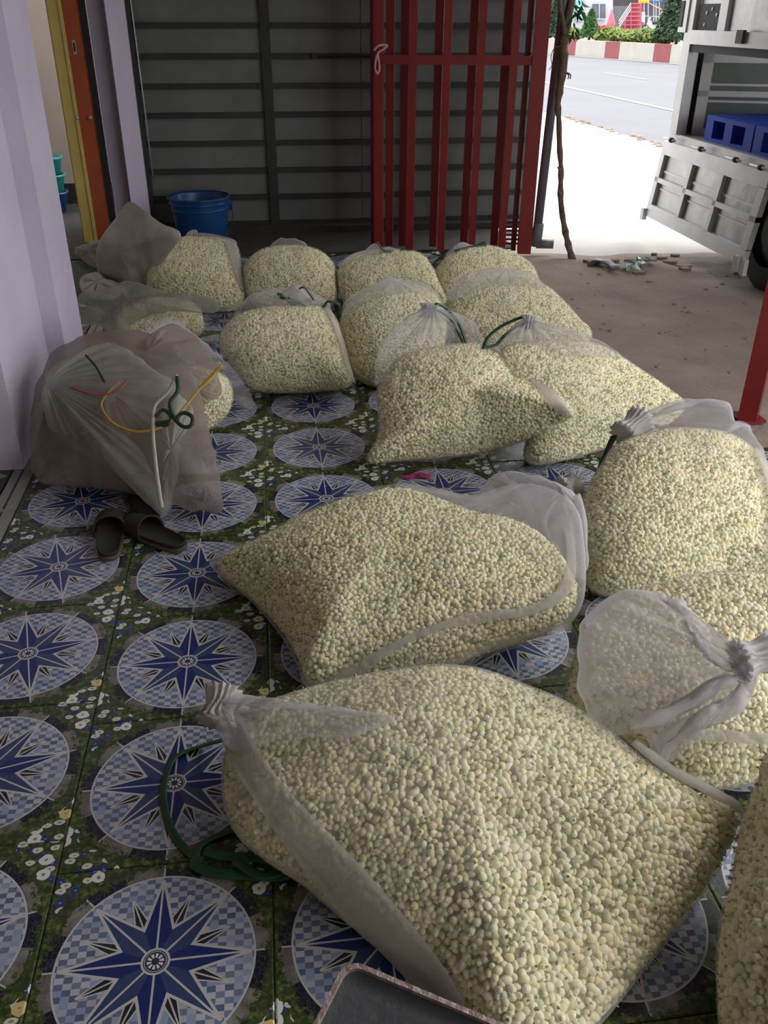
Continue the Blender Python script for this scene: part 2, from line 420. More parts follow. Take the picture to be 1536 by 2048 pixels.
# buds scattered by geometry nodes over the packed core of each sack
def bud_group(size, dens):
    g = bpy.data.node_groups.new('bud_scatter', 'GeometryNodeTree')
    g.interface.new_socket('Geometry', in_out='INPUT', socket_type='NodeSocketGeometry'); g.interface.new_socket('Geometry', in_out='OUTPUT', socket_type='NodeSocketGeometry')
    N = g.nodes; L = g.links
    gi = N.new('NodeGroupInput'); go = N.new('NodeGroupOutput')
    dp = N.new('GeometryNodeDistributePointsOnFaces'); dp.distribute_method = 'POISSON'
    dp.inputs['Distance Min'].default_value = size*.485; dp.inputs['Density Max'].default_value = dens*4
    L.new(gi.outputs[0], dp.inputs['Mesh'])
    # bud: tapered ovoid plus sepal cup
    ico = N.new('GeometryNodeMeshIcoSphere'); ico.inputs['Radius'].default_value = 1; ico.inputs['Subdivisions'].default_value = 2
    pos = N.new('GeometryNodeInputPosition'); sep = N.new('ShaderNodeSeparateXYZ'); L.new(pos.outputs[0], sep.inputs[0])
    tz = N.new('ShaderNodeMath'); tz.operation = 'MULTIPLY_ADD'; L.new(sep.outputs[2], tz.inputs[0]); tz.inputs[1].default_value = -.20; tz.inputs[2].default_value = .74
    mx = N.new('ShaderNodeMath'); mx.operation = 'MULTIPLY'; L.new(sep.outputs[0], mx.inputs[0]); L.new(tz.outputs[0], mx.inputs[1])
    my = N.new('ShaderNodeMath'); my.operation = 'MULTIPLY'; L.new(sep.outputs[1], my.inputs[0]); L.new(tz.outputs[0], my.inputs[1])
    cb = N.new('ShaderNodeCombineXYZ'); L.new(mx.outputs[0], cb.inputs[0]); L.new(my.outputs[0], cb.inputs[1]); L.new(sep.outputs[2], cb.inputs[2])
    sp = N.new('GeometryNodeSetPosition'); L.new(ico.outputs[0], sp.inputs[0]); L.new(cb.outputs[0], sp.inputs['Position'])
    ss = N.new('GeometryNodeSetShadeSmooth'); L.new(sp.outputs[0], ss.inputs[0])
    sm = N.new('GeometryNodeSetMaterial'); sm.inputs['Material'].default_value = MT['bud']; L.new(ss.outputs[0], sm.inputs[0])
    cn = N.new('GeometryNodeMeshCone'); cn.inputs['Vertices'].default_value = 5; cn.inputs['Radius Top'].default_value = .42; cn.inputs['Radius Bottom'].default_value = .10; cn.inputs['Depth'].default_value = .9
    tf = N.new('GeometryNodeTransform'); tf.inputs['Translation'].default_value = (0, 0, -1.55); L.new(cn.outputs[0], tf.inputs[0])
    sc_ = N.new('GeometryNodeSetMaterial'); sc_.inputs['Material'].default_value = MT['sepal']; L.new(tf.outputs[0], sc_.inputs[0])
    jb = N.new('GeometryNodeJoinGeometry'); L.new(sm.outputs[0], jb.inputs[0]); L.new(sc_.outputs[0], jb.inputs[0])
    inst = N.new('GeometryNodeInstanceOnPoints'); L.new(dp.outputs['Points'], inst.inputs['Points']); L.new(jb.outputs[0], inst.inputs['Instance'])
    rv = N.new('FunctionNodeRandomValue'); rv.data_type = 'FLOAT_VECTOR'; rv.inputs[0].default_value = (0, 0, 0); rv.inputs[1].default_value = (6.28, 6.28, 6.28)
    L.new(rv.outputs[0], inst.inputs['Rotation'])
    rs = N.new('FunctionNodeRandomValue'); rs.data_type = 'FLOAT'; rs.inputs[2].default_value = size*.38; rs.inputs[3].default_value = size*.64; rs.inputs['Seed'].default_value = 4
    L.new(rs.outputs[1], inst.inputs['Scale'])
    st = N.new('GeometryNodeStoreNamedAttribute'); st.data_type = 'FLOAT'; st.domain = 'INSTANCE'; st.inputs['Name'].default_value = 'budrnd'
    rc = N.new('FunctionNodeRandomValue'); rc.data_type = 'FLOAT'; rc.inputs['Seed'].default_value = 9
    L.new(inst.outputs[0], st.inputs[0]); L.new(rc.outputs[1], st.inputs['Value'])
    jn = N.new('GeometryNodeJoinGeometry'); L.new(gi.outputs[0], jn.inputs[0]); L.new(st.outputs[0], jn.inputs[0]); L.new(jn.outputs[0], go.inputs[0])
    return g
BG = bud_group(.0170, 9500)

def hit(bvh, px, py, off=.006):
    d = ray(px, py).normalized(); h = bvh.ray_cast(CP, d)
    if h[0] is not None: return h[0]+h[1]*(off if h[1].dot(d) < 0 else -off)
    best = None
    for i in range(140):
        t = .6+i*.05; P = CP+d*t; q = bvh.find_nearest(P)
        if best is None or q[3] < best[0]: best = (q[3], P)
    return best[1]
def smooth_pts(P, it=2):
    for _ in range(it): P = [P[0]]+[(P[i-1]+P[i]*2+P[i+1])/4 for i in range(1, len(P)-1)]+[P[-1]]
    return P
def band(bvh, A, B, name, mat, root, off=.007, n=40, label=None, w=5, ridge=0., weave=None):
    """hem strip laid over the sack between two photo polylines"""
    def line(L): return resample(catmull([Vector((x, y, 0)) for x, y in L], 8), n, False)
    a = line(A); b = line(B); V = []; F = []
    rows = []
    for j in range(w+1):
        t = j/w
        rows.append(smooth_pts([hit(bvh, *(a[i].lerp(b[i], t))[:2], off+ridge*math.sin(PI*t)) for i in range(n)], 3))
    for j in range(w+1):
        V += rows[j]
    V2 = []
    for i, v in enumerate(V): V2.append(v+Vector((0, 0, .003*noise.noise(v*30))))
    for j in range(w):
        for i in range(n-1): F.append((j*n+i, j*n+i+1, (j+1)*n+i+1, (j+1)*n+i))
    o = mk(name, V2, F, mat, root, True); m_ = o.modifiers.new('thick', 'SOLIDIFY'); m_.thickness = .0015; m_.offset = 1
    if weave: set_weave(o, lambda P: weave)
    if label: o['label'] = label
    return o
def cord(pts, rad, mat, root, name='drawstring', flat=.35, n=8, label=None):
    P = catmull(pts, 8); o = G().tube(P, rad, n, flat).out(name, mat, root, True)
    if label: o['label'] = label
    return o

SACKS = []
def sack(label, outl, pl, bf, bb, mouth=None, mr=.4, group='netting sacks of jasmine buds', seed=0, fill=None, w0=.12, fillpl=None, amp=.012, lump=.03, hub=None, dens=None, name='flower_sack', net='net', fillb=None):
    rim, n = plane_pts(outl, pl)
    c = sum(rim, Vector())/len(rim)
    root = thing(name, label, 'sack', (c.x, c.y, 0), group)
    V, F = inflate(rim, n, bf, bb, seed=seed, amp=amp, lump=lump, hub=hub)
    sh = mk('netting', V, F, MT[net], root, True)
    M = atz(*mouth) if mouth else None
    rs_ = resample(catmull(rim, 10, True), 110); rw_ = .014 if c.y < 3 else .008
    def wf(P):
        d = w0+.30*math.exp(-(min((P-q_).length_squared for q_ in rs_)**.5/rw_)**2)
        if M is not None: d += .24*max(0, 1-(P-M).length/(mr*1.25))**.9*(.65 if c.y > 3 else 1)
        return d
    set_weave(sh, wf)
    if fill: rim2, n2 = plane_pts(fill, fillpl or pl)
    else: rim2, n2 = rim, n
    fb = fillb or (bf, bb)
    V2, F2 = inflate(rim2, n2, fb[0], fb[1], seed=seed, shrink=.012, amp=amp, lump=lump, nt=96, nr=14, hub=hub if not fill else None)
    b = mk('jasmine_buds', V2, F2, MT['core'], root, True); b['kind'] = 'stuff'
    md = b.modifiers.new('buds', 'NODES'); md.node_group = BG
    root['bvh'] = 0; del root['bvh']
    bv = BVHTree.FromPolygons([tuple(v) for v in V], F)
    SACKS.append((root, bv)); return root, bv, n
def pouch(root, outl, pl, bf, bb, knot=None, folds=(17, .012), name='loose_mouth', mat='net', w=.45, wk=.3, seed=0, zmin=.035, label=None, amp=.01):
    rim, n = plane_pts(outl, pl, zmin)
    hub = None
    if knot is not None: hub = plane_pts([knot], pl, zmin)[0][0]
    V, F = inflate(rim, n, bf, bb, hub=hub, folds=folds, seed=seed, amp=amp, lump=.012, p=2.0, q=.7, zfloor=.003, rimn=.010)
    bv = BVHTree.FromPolygons([tuple(v) for v in V], F)
    o = mk(name, V, F, MT[mat], root, True)
    K = hub or sum(rim, Vector())/len(rim)
    rs_ = resample(catmull(rim, 10, True), 110); zl, zh = min(p.z for p in rs_), max(p.z for p in rs_)
    def wf(P):
        de = min((P-q_).length_squared for q_ in rs_)**.5; hz = min(1, max(0, (P.z-zl)/(zh-zl+1e-6)*1.3-.15))
        return w*(.35+.45*hz)+wk*max(0, 1-(P-K).length/.14)**1.5+.45*hz*math.exp(-(de/.010)**2)
    set_weave(o, wf)
    if label: o['label'] = label
    o2 = bv; return o, n, o2

# ================================================================== SETTING
X0, Y0 = -.66666, .95767                       # centre of the tile in column 0, row 0
floor = struct(G().box(-3.2, -2.2, -.10, 1.135, 6.9, -.006).box(1.135, -2.2, -.10, 1.95, 2.76, -.006).out('floor', MT['grout']))
ts, tg = .4, .0009                              # tile pitch and half joint
h = ts/2-tg; e = .003
tv = [(-h, -h, -.006), (h, -h, -.006), (h, h, -.006), (-h, h, -.006), (-h, -h, -.0015), (h, -h, -.0015), (h, h, -.0015), (-h, h, -.0015), (-h+e, -h+e, 0), (h-e, -h+e, 0), (h-e, h-e, 0), (-h+e, h-e, 0)]
tf_ = [(0, 1, 5, 4), (1, 2, 6, 5), (2, 3, 7, 6), (3, 0, 4, 7), (4, 5, 9, 8), (5, 6, 10, 9), (6, 7, 11, 10), (7, 4, 8, 11), (8, 9, 10, 11)]
def tile_mesh(nm, mat):
    me = bpy.data.meshes.new(nm); me.from_pydata(tv, [], tf_); me.materials.append(mat); return me
tm0 = tile_mesh('floor_tile_turned', MT['tile_turned']); tm1 = tile_mesh('floor_tile', MT['tile'])
for c in range(0, 7):
    for k in range(-2, 13):
        y = Y0+.4*k+(.08 if c == 0 else 0)
        if c == 0 and k == 12: continue
        if c > 4 and k > 4: continue
        o = bpy.data.objects.new('floor_tile', tm0 if c == 0 else tm1); COL.objects.link(o); o.parent = floor
        o.location = (X0+.4*c, y, random.uniform(-.0006, .0004)); ROOTLOC[o.name] = Vector(o.location)
# inner room floor: pale and black stone pieces with a long border strip
for i in range(12):
    y = -.2+.4*i
    for nm, x0, x1, mt in (('border_tile', -.945, -.872, 'ptile'), ('stone_tile', -1.43, -.949, 'btile' if i % 2 else 'ptile')):
        g = G().box(x0+.002, y+.002, -.006, x1-.002, y+.398, 0)
        g.out(nm, MT[mt], floor)
    for j in range(8):
        yy = y+.05+.1*(j % 4); dx_ = -.14*(j//4)
        G().prism([(-1.06+dx_, yy), (-1.01+dx_, yy+.045), (-.955+dx_, yy), (-1.01+dx_, yy-.045)], .0002, .002).out('inlay_tile', MT['ptile' if i % 2 else 'btile'], floor)
for i in range(12): G().box(-.915, -.2+.4*i+.01, -.004, -.908, .19+.4*i, .001).out('joint_strip', MT['btile'], floor)
struct(G().box(-.86, 5.98, -.006, 1.66, 6.85, .004).out('trim_1', MT['dark']))        # grimy concrete strip under the shutter
struct(G().box(-.84, 6.60, .004, 1.9, 6.72, .05).out('trim_2', MT['dark']))

struct(G().box(-3.4, -2.4, 2.75, 2.6, 7.1, 2.9).out('ceiling', MT['ceil']))
struct(G().box(-3.2, -2.4, 0, 2.2, -2.2, 2.75).out('wall_back', MT['cream']))
struct(G().box(-3.4, -2.4, 0, -3.2, 8.1, 2.75).out('wall_left', MT['cream']))
struct(G().box(-3.4, 8.0, -.02, -.84, 8.15, 2.75).out('wall_front', MT['cream']))
# stepped lavender pilasters between the openings on the left
g = G().prism([(-1.6, 2.9), (-.91, 2.9), (-.91, 3.5), (-.84, 3.5), (-.84, 3.86), (-1.6, 3.86)], 0, 2.75); p1 = struct(g.out('trim_3', MT['lav'])); p1['label'] = 'lavender painted stepped pillar at the left front of the veranda'
g = G().prism([(-1.075, 6.62), (-.97, 6.62), (-.94, 6.48), (-.84, 6.62), (-.84, 7.3), (-1.075, 7.3)], 0, 2.75); struct(g.out('trim_4', MT['lav']))
struct(G().box(-3.2, 6.0, -.02, -.862, 8.0, .001).out('trim_5', MT['dark']))
struct(G().box(-3.2, 7.97, 0, -1.08, 8.0, .16).out('dark_strip_front', MT['dark']))  # dark strip along the foot of the inner room's end wall
dr = thing('door_frame', 'pale yellow and orange red door frame post beside the rear lavender pillar', 'door frame', (-1.2, 6.55, 0))
G().box(-1.30, 6.50, 0, -1.205, 6.60, 2.6).out('yellow_jamb', MT['yel'], dr)['label'] = 'pale yellow jamb'
G().box(-1.292, 6.488, 0, -1.282, 6.502, 2.6).out('bead', MT['yel'], dr); G().box(-1.225, 6.488, 0, -1.215, 6.502, 2.6).out('bead', MT['yel'], dr)
G().box(-1.203, 6.505, 0, -1.115, 6.60, 2.6).out('orange_jamb', MT['orange'], dr)['label'] = 'orange red jamb'
G().box(-1.113, 6.56, 0, -1.078, 6.62, 2.6).out('dark_rebate', MT['black'], dr)
G().box(-1.175, 6.500, 1.17, -1.155, 6.506, 1.25).out('keeper_plate', MT['alu'], dr)
G().box(-1.170, 6.498, 1.185, -1.160, 6.501, 1.235).out('keeper_slot', MT['black'], dr)
for zz, xx in ((.80, -1.215), (.80, -1.13)):
    G().tube([(xx, 6.50, zz), (xx, 6.485, zz)], .013, 10).out('bolt_ring', MT['alu'], dr, True)

# ------------------------------------------------------------------ steel shutter wall at the far end
sh = thing('steel_shutter', 'dark grey green ribbed sheet steel shutter behind the red gate', 'shutter', (.4, 6.75, 0))
zs = [.055]+[.24+.1817*k for k in range(13)]
xs = [-.84, .69, 1.9]
for i in range(len(zs)-1):
    for j in range(2):
        G().box(xs[j]+.002, 6.745+.004*((i+j) % 2), zs[i]+.002, xs[j+1]-.002, 6.752+.004*((i+j) % 2), zs[i+1]-.002).out('sheet_panel', MT['shutter'], sh)
G().box(-.86, 6.764, 0, 1.92, 6.79, 2.70).out('light_block_sheet', MT['shutter'], sh)  # added behind the panels to stop daylight leaking through their gaps
for z in zs: G().box(-.83, 6.715, z-.018, 1.9, 6.745, z+.018).out('rib', MT['rib'], sh)
for x in (.045, 1.02, 1.75): G().box(x-.032, 6.70, .05, x+.032, 6.716, 2.65).out('upright', MT['rib'], sh)
G().box(-.845, 6.66, .02, -.815, 6.76, 2.65).out('edge_channel', MT['rib'], sh)
G().tube([(-.80, 6.70, .4), (-.798, 6.69, .9), (-.806, 6.70, 1.5), (-.80, 6.7, 2.2)], .006, 6).out('edge_cable', MT['alu'], sh, True)
G().box(.35, 6.695, 1.13, .39, 6.714, 1.165).out('latch', MT['rib'], sh)
G().tube([(.40, 6.69, 1.145), (.62, 6.69, 1.15), (.80, 6.3, 1.16)], .006, 6).out('bolt_rod', MT['rib'], sh, True)

# ------------------------------------------------------------------ red folding gate
gt = thing('red_gate', 'dark red barred steel gate standing open before the shutter', 'gate', (1.18, 5.85, 0))
ga = Vector((.715, 5.93, 0)); gb = Vector((1.655, 5.72, 0)); gd = (gb-ga).normalized(); gn = Vector((-gd.y, gd.x, 0))
def gbar(t, off, wd, dp, nm='bar', z0=.03, z1=2.5):
    c = ga.lerp(gb, t)+gn*off
    a = c-gd*wd/2-gn*dp/2; b = c+gd*wd/2-gn*dp/2; c2 = c+gd*wd/2+gn*dp/2; d2 = c-gd*wd/2+gn*dp/2
    return G().prism([(q.x, q.y) for q in (a, b, c2, d2)], z0, z1).out(nm, MT['red'], gt)
for t in (.215, .43, .64, .845): gbar(t, 0, .046, .05)
for t in (.06, .155, .37, .585, .795): gbar(t, .13, .05, .05, 'rear_bar')
gbar(0, 0, .058, .06, 'stile'); gbar(-.035, .08, .05, .06, 'rear_stile'); gbar(1.0, 0, .085, .07, 'stile'); gbar(.93, .10, .03, .10, 'rear_stile'); gbar(.965, .06, .018, .05, 'rear_stile')
for z0, z1 in ((1.135, 1.185), (2.45, 2.5)):
    G().hexa(ga+gn*-.022+Vector((0, 0, z0)), gb-gn*.022+Vector((0, 0, z0)), gb+gn*.02+Vector((0, 0, z0)), ga+gn*.02+Vector((0, 0, z0)), (0, 0, z1-z0)).out('rail', MT['red'], gt)
for j in range(6):
    z0 = .05+.028*j; a = ga.lerp(gb, .84)+gn*.14; b = ga.lerp(gb, .99)+gn*.14
    G().hexa(a+Vector((0, 0, z0)), b+Vector((0, 0, z0)), b+gn*.01+Vector((0, 0, z0)), a+gn*.01+Vector((0, 0, z0)), (0, 0, .012)).out('louvre', MT['red'], gt)
tie = G().tube(catmull([(.68, 5.88, 1.21), (.71, 5.875, 1.235), (.76, 5.88, 1.235), (.735, 5.87, 1.215), (.70, 5.87, 1.19), (.685, 5.87, 1.12), (.70, 5.868, 1.085), (.712, 5.87, 1.12), (.70, 5.872, 1.19)], 6), .007, 6)
tag(tie.out('pink_tie', plain('pale_pink_cloth', (.55, .33, .36), (.45, .25, .28), 9, .8), None, True), 'pale pink cloth tie looped on the left stile of the red gate', 'tie')

# right-hand red post
rp = thing('red_post', 'square dark red steel post at the right edge of the veranda', 'post', (1.83, 3.03, 0))
G().prism([(1.785, 2.99), (1.845, 2.955), (1.90, 3.03), (1.84, 3.07)], .012, 2.75).out('shaft', MT['red'], rp)
G().box(1.79, 2.965, 0, 1.895, 3.065, .012).out('base_plate', MT['red'], rp)

# drainpipe beside the gate
dp_ = thing('drainpipe', 'grey plastic drainpipe leaning beside the red gate', 'pipe', (1.78, 5.9, 0))
G().tube([(1.785, 5.9, .03), (1.795, 5.9, .18)], .036, 14).out('collar', MT['pvc'], dp_, True)
G().tube([(1.785, 5.9, .04), (1.815, 5.92, .8), (1.86, 5.95, 1.8), (1.88, 5.96, 2.74)], .030, 14).out('shaft', MT['pvc'], dp_, True)
G().tube([(1.79, 5.9, .045), (1.85, 5.885, .045), (1.90, 5.875, .045)], .030, 14).out('elbow', MT['pvc'], dp_, True)

# ------------------------------------------------------------------ outside ground
def grid(name, x0, x1, y0, y1, nx, ny, hf, mat):
    V = [(x0+(x1-x0)*i/nx, y0+(y1-y0)*j/ny, 0) for j in range(ny+1) for i in range(nx+1)]
    V = [(x, y, hf(x, y)) for x, y, z in V]
    F = [(j*(nx+1)+i, j*(nx+1)+i+1, (j+1)*(nx+1)+i+1, (j+1)*(nx+1)+i) for j in range(ny) for i in range(nx)]
    return mk(name, V, F, mat, None, True)
def dh(x, y):
    q = noise.noise(Vector((x*1.7, y*1.7, 0)))*.02+noise.noise(Vector((x*6, y*6, 3)))*.006
    ridge = .035*math.exp(-((y-(5.45-.08*(x-2)))/.22)**2)*(.5+.8*noise.noise(Vector((x*5, y*5, 8))))
    edge = min(1, max(0, (x-1.15)/.35)) if y > 2.8 else min(1, max(0, (x-1.98)/.2))
    if y < 2.8 and x < 1.98: return -.09
    far = min(1, max(0, (6.15-y)/.5))
    return -.012+(q+ridge+.006)*edge*far-(1-far)*.045-.014*min(1, max(0, (x-1.8)/.4))
struct(grid('dirt_ground', 1.10, 9.0, -3.0, 6.2, 150, 170, dh, MT['dirt']))
rd = lambda y: 4.98-(y-12)*.055
def strip(name, f0, f1, z, mat, y0=-30, y1=120):
    V = []; ys = [y0]+[q for q in (0, 10, 20, 30, 40, 60) if y0 < q < y1]+[y1]
    for y in ys: V += [(f0(y), y, z), (f1(y), y, z)]
    return mk(name, V, [(2*i, 2*i+1, 2*i+3, 2*i+2) for i in range(len(ys)-1)], mat)
struct(strip('concrete_apron', lambda y: -40, rd, -.045, MT['apron'], 5.7, 120))
struct(strip('side_ground', lambda y: 8.5, lambda y: rd(y), -.05, MT['dirt'], -30, 5.7))
struct(strip('road', rd, lambda y: 90, -.055, MT['road']))
struct(strip('road_line', lambda y: 7.03-(y-15.7)*.026, lambda y: 7.17-(y-15.7)*.026, -.048, MT['line']))
# broken centre line
for i in range(7):
    y = 6+9*i; c_ = lambda q: 9.75-(q-24)*.03
    if i in (0, 1, 2, 3, 4): struct(mk('road_dash', [(c_(y), y, -.048), (c_(y)+.13, y, -.048), (c_(y+3)+.13, y+3, -.048), (c_(y+3), y+3, -.048)], [(0, 1, 2, 3)], MT['line']))
# crumbling kerb edge of the apron
pg = G()
for i in range(60):
    y = 8+i*.16+random.uniform(-.05, .05); x = rd(y)+random.uniform(-.10, .12); s_ = random.uniform(.02, .06)
    pg.lathe((x, y, -.05), [(s_, 0), (s_*.8, s_*.4), (.001, s_*.55)], 6)
tag(pg.out('gravel', MT['dirt']), 'loose brown gravel along the near edge of the road', 'gravel', None, 'stuff')
# median kerb of painted blocks, red and white in turn
ca = Vector((11.55, 43.0, -.05)); cb_ = Vector((14.6, 30.0, -.05)); cdir = (cb_-ca).normalized(); cnn = Vector((-cdir.y, cdir.x, 0))
if cnn.x < 0: cnn = -cnn
kerb = thing('median_kerb', 'red and white painted kerb along the planted road median', 'kerb', ca)
t = -14.; i = 0
while t < 26:
    L = .95 if i % 2 else 2.15
    a = ca+cdir*t; b = ca+cdir*(t+L-.02)
    G().hexa(a, b, b+cnn*.35, a+cnn*.35, (0, 0, .56)).out('kerb_block', MT['curbr' if i % 2 else 'curbw'], kerb)
    t += L; i += 1
struct(mk('road_line_2', [tuple(ca-cdir*14-cnn*.35+Vector((0, 0, .004))), tuple(cb_+cdir*12-cnn*.35+Vector((0, 0, .004))), tuple(cb_+cdir*12-cnn*.1+Vector((0, 0, .004))), tuple(ca-cdir*14-cnn*.1+Vector((0, 0, .004)))], [(0, 1, 2, 3)], MT['line']))
m0 = ca-cdir*14+cnn*.35; m1 = cb_+cdir*12+cnn*.35
struct(G().hexa(m0, m1, m1+cnn*4.5, m0+cnn*4.5, (0, 0, .5)).out('median_soil', MT['dirt']))

# ================================================================== SACKS
G1 = 'tied netting sacks of jasmine buds'
# nearest sack
r1, b1, n1 = sack('largest nearest sack of white jasmine buds in the foreground, green cord behind its left corner',
    [(443, 1570), (455, 1490), (500, 1430), (570, 1395), (660, 1368), (780, 1345), (880, 1335), (965, 1345), (1050, 1375), (1140, 1412), (1235, 1478), (1330, 1555), (1410, 1600), (1484, 1638), (1465, 1695), (1400, 1800), (1295, 1935), (1200, 2052), (1120, 2130), (1030, 2130), (955, 2050), (870, 1962), (790, 1910), (700, 1850), (600, 1765), (520, 1712), (462, 1655)],
    [(620, 1780, .05), (1300, 1925, .05), (900, 1337, .21)], .13, .2, mouth=(620, 1400, .2), mr=.5, seed=1)
band(b1, [(432, 1392), (425, 1440), (470, 1530), (540, 1640), (640, 1770), (760, 1900), (850, 2000), (910, 2070)], [(470, 1395), (490, 1450), (545, 1540), (620, 1625), (720, 1725), (830, 1850), (900, 1940), (970, 2060)], 'hem_band', MT['band'], r1)
pouch(r1, [(425, 1440), (432, 1392), (470, 1392), (520, 1392), (570, 1390), (600, 1410), (700, 1420), (790, 1440), (700, 1470), (580, 1480), (520, 1500), (470, 1510)],
      [(430, 1470, .17), (780, 1460, .27), (570, 1390, .25)], .02, .04, knot=(450, 1412), folds=(9, .012), w=.28, wk=.5, seed=3)
band(b1, [(1255, 1500), (1330, 1556), (1410, 1600), (1478, 1632)], [(1262, 1494), (1338, 1546), (1418, 1588), (1486, 1626)], 'seam_edge', MT['band'], r1, .012, 24, None, 4, .010)
# second lying sack
r2, b2, n2 = sack('second sack, lying across the floor with its loose netting mouth on the right',
    [(425, 1137), (432, 1122), (520, 1085), (620, 1035), (720, 1000), (800, 980), (870, 985), (960, 998), (1050, 975), (1110, 985), (1155, 1020), (1168, 1080), (1172, 1160), (1165, 1205), (1140, 1240), (1080, 1265), (980, 1295), (900, 1330), (800, 1350), (700, 1366), (614, 1374), (598, 1340), (560, 1270), (500, 1200)],
    [(430, 1140, .04), (800, 1355, .05), (800, 980, .2)], .11, .16, mouth=(1110, 1000, .2), mr=.36, seed=2,
    fill=[(430, 1136), (440, 1125), (520, 1088), (620, 1038), (720, 1003), (800, 984), (880, 1000), (960, 1030), (1050, 1050), (1110, 1090), (1150, 1150), (1160, 1195), (1130, 1235), (1080, 1258), (980, 1288), (900, 1322), (800, 1343), (700, 1360), (618, 1368), (600, 1335), (565, 1270), (505, 1200)])
band(b2, [(700, 1368), (790, 1300), (880, 1262), (960, 1245), (1050, 1235), (1110, 1215), (1145, 1180), (1150, 1110), (1140, 1060)], [(640, 1366), (760, 1298), (870, 1250), (950, 1225), (1040, 1218), (1095, 1200), (1125, 1165), (1132, 1110), (1125, 1060)], 'hem_band', MT['band'], r2)
q2 = pouch(r2, [(955, 1000), (975, 960), (1010, 942), (1060, 948), (1110, 965), (1150, 990), (1170, 1050), (1165, 1140), (1140, 1150), (1110, 1120), (1070, 1080), (1020, 1050), (975, 1030)],
      [(960, 1010, .17), (1165, 1140, .13), (1080, 955, .27)], .05, .05, knot=(1130, 985), folds=(11, .016), w=.30, wk=.4, seed=4)
for A_, B_ in (([(975, 962), (1030, 1000), (1060, 1050), (1082, 1110)], [(1010, 948), (1055, 990), (1078, 1045), (1090, 1112)]), ([(1125, 990), (1085, 1010), (1080, 1050), (1110, 1100)], [(1130, 998), (1100, 1020), (1095, 1052), (1120, 1100)]), ([(1145, 995), (1158, 1050), (1160, 1110), (1162, 1160)], [(1155, 990), (1168, 1045), (1171, 1105), (1171, 1160)])):
    band(q2[2], A_, B_, 'netting_fold', MT['net'], r2, .004, 24, None, 5, .012, .45)
# right-hand middle sack
r3, b3, n3 = sack('plump sack at the right with raised pale netting mouth against the red post',
    [(1155, 1050), (1165, 990), (1200, 930), (1235, 890), (1330, 864), (1440, 872), (1500, 905), (1538, 950), (1560, 1050), (1545, 1140), (1460, 1160), (1380, 1180), (1300, 1192), (1230, 1190), (1180, 1172), (1160, 1120)],
    [(1190, 1178, .05), (1500, 1165, .05), (1400, 862, .3)], .15, .2, mouth=(1400, 850, .3), mr=.3, seed=3)
q3 = pouch(r3, [(1235, 885), (1240, 870), (1300, 825), (1350, 803), (1400, 798), (1455, 805), (1470, 840), (1515, 870), (1530, 930), (1500, 925), (1440, 890), (1330, 880)],
      [(1240, 885, .22), (1525, 920, .25), (1400, 798, .36)], .05, .06, knot=(1270, 850), folds=(13, .014), w=.40, wk=.3, seed=5)
band(q3[2], [(1395, 885), (1440, 862), (1475, 840), (1500, 850)], [(1400, 892), (1448, 872), (1480, 855), (1505, 862)], 'netting_fold', MT['net'], r3, .004, 24, None, 5, .010, .35)
band(q3[2], [(1290, 838), (1340, 812), (1400, 802), (1455, 808)], [(1296, 848), (1344, 822), (1400, 812), (1452, 818)], 'netting_fold', MT['net'], r3, .004, 24, None, 5, .010, .35)
band(b3, [(1505, 900), (1530, 980), (1535, 1060), (1530, 1150)], [(1520, 890), (1545, 980), (1550, 1060), (1542, 1150)], 'hem_band', MT['band'], r3)
# sack at the right edge, mouth folded over
r4, b4, n4 = sack('sack at the right edge with a gathered folded-over netting mouth and green tie',
    [(1128, 1415), (1138, 1350), (1160, 1280), (1215, 1215), (1290, 1175), (1400, 1147), (1530, 1150), (1620, 1200), (1680, 1350), (1660, 1480), (1600, 1545), (1500, 1572), (1400, 1578), (1330, 1555), (1270, 1500), (1190, 1445)],
    [(1250, 1530, .05), (1560, 1570, .05), (1450, 1147, .3)], .10, .14, mouth=(1330, 1330, .35), mr=.25, seed=4)
q4 = pouch(r4, [(1155, 1280), (1170, 1240), (1215, 1200), (1260, 1180), (1320, 1190), (1370, 1205), (1420, 1270), (1480, 1310), (1520, 1330), (1510, 1360), (1500, 1400), (1450, 1440), (1390, 1470), (1350, 1520), (1310, 1518), (1290, 1475), (1230, 1470), (1170, 1440)],
      [(1180, 1450, .22), (1400, 1480, .2), (1400, 1200, .40)], .06, .05, knot=(1480, 1335), folds=(15, .020), w=.46, wk=.42, seed=6)
for A_, B_ in (([(1320, 1192), (1372, 1210), (1398, 1260), (1440, 1310), (1475, 1332)], [(1316, 1200), (1362, 1225), (1380, 1275), (1420, 1325), (1470, 1345)]), ([(1490, 1365), (1450, 1400), (1400, 1420), (1350, 1440), (1310, 1470), (1320, 1505)], [(1502, 1390), (1465, 1430), (1410, 1455), (1370, 1480), (1345, 1500), (1335, 1515)]), ([(1480, 1350), (1420, 1372), (1350, 1410), (1260, 1440)], [(1482, 1356), (1425, 1386), (1352, 1424), (1262, 1452)])):
    band(q4[2], A_, B_, 'netting_fold', MT['net'], r4, .004, 30, None, 6, .014, .5)
band(b4, [(1340, 1470), (1400, 1480), (1470, 1485), (1560, 1490)], [(1330, 1440), (1400, 1455), (1470, 1462), (1560, 1465)], 'hem_band', MT['band'], r4)
# bottom right sack
r5, b5, n5 = sack('sack cut off by the bottom right corner, netting drawn tight over the buds',
    [(1560, 1490), (1528, 1560), (1500, 1620), (1480, 1700), (1465, 1800), (1450, 1900), (1450, 2000), (1470, 2150), (1600, 2260), (1800, 2230), (1900, 1950), (1850, 1680), (1700, 1500)],
    [(1450, 1930, .06), (1600, 2250, .06), (1600, 1500, .26)], .12, .15, seed=5, w0=.2)
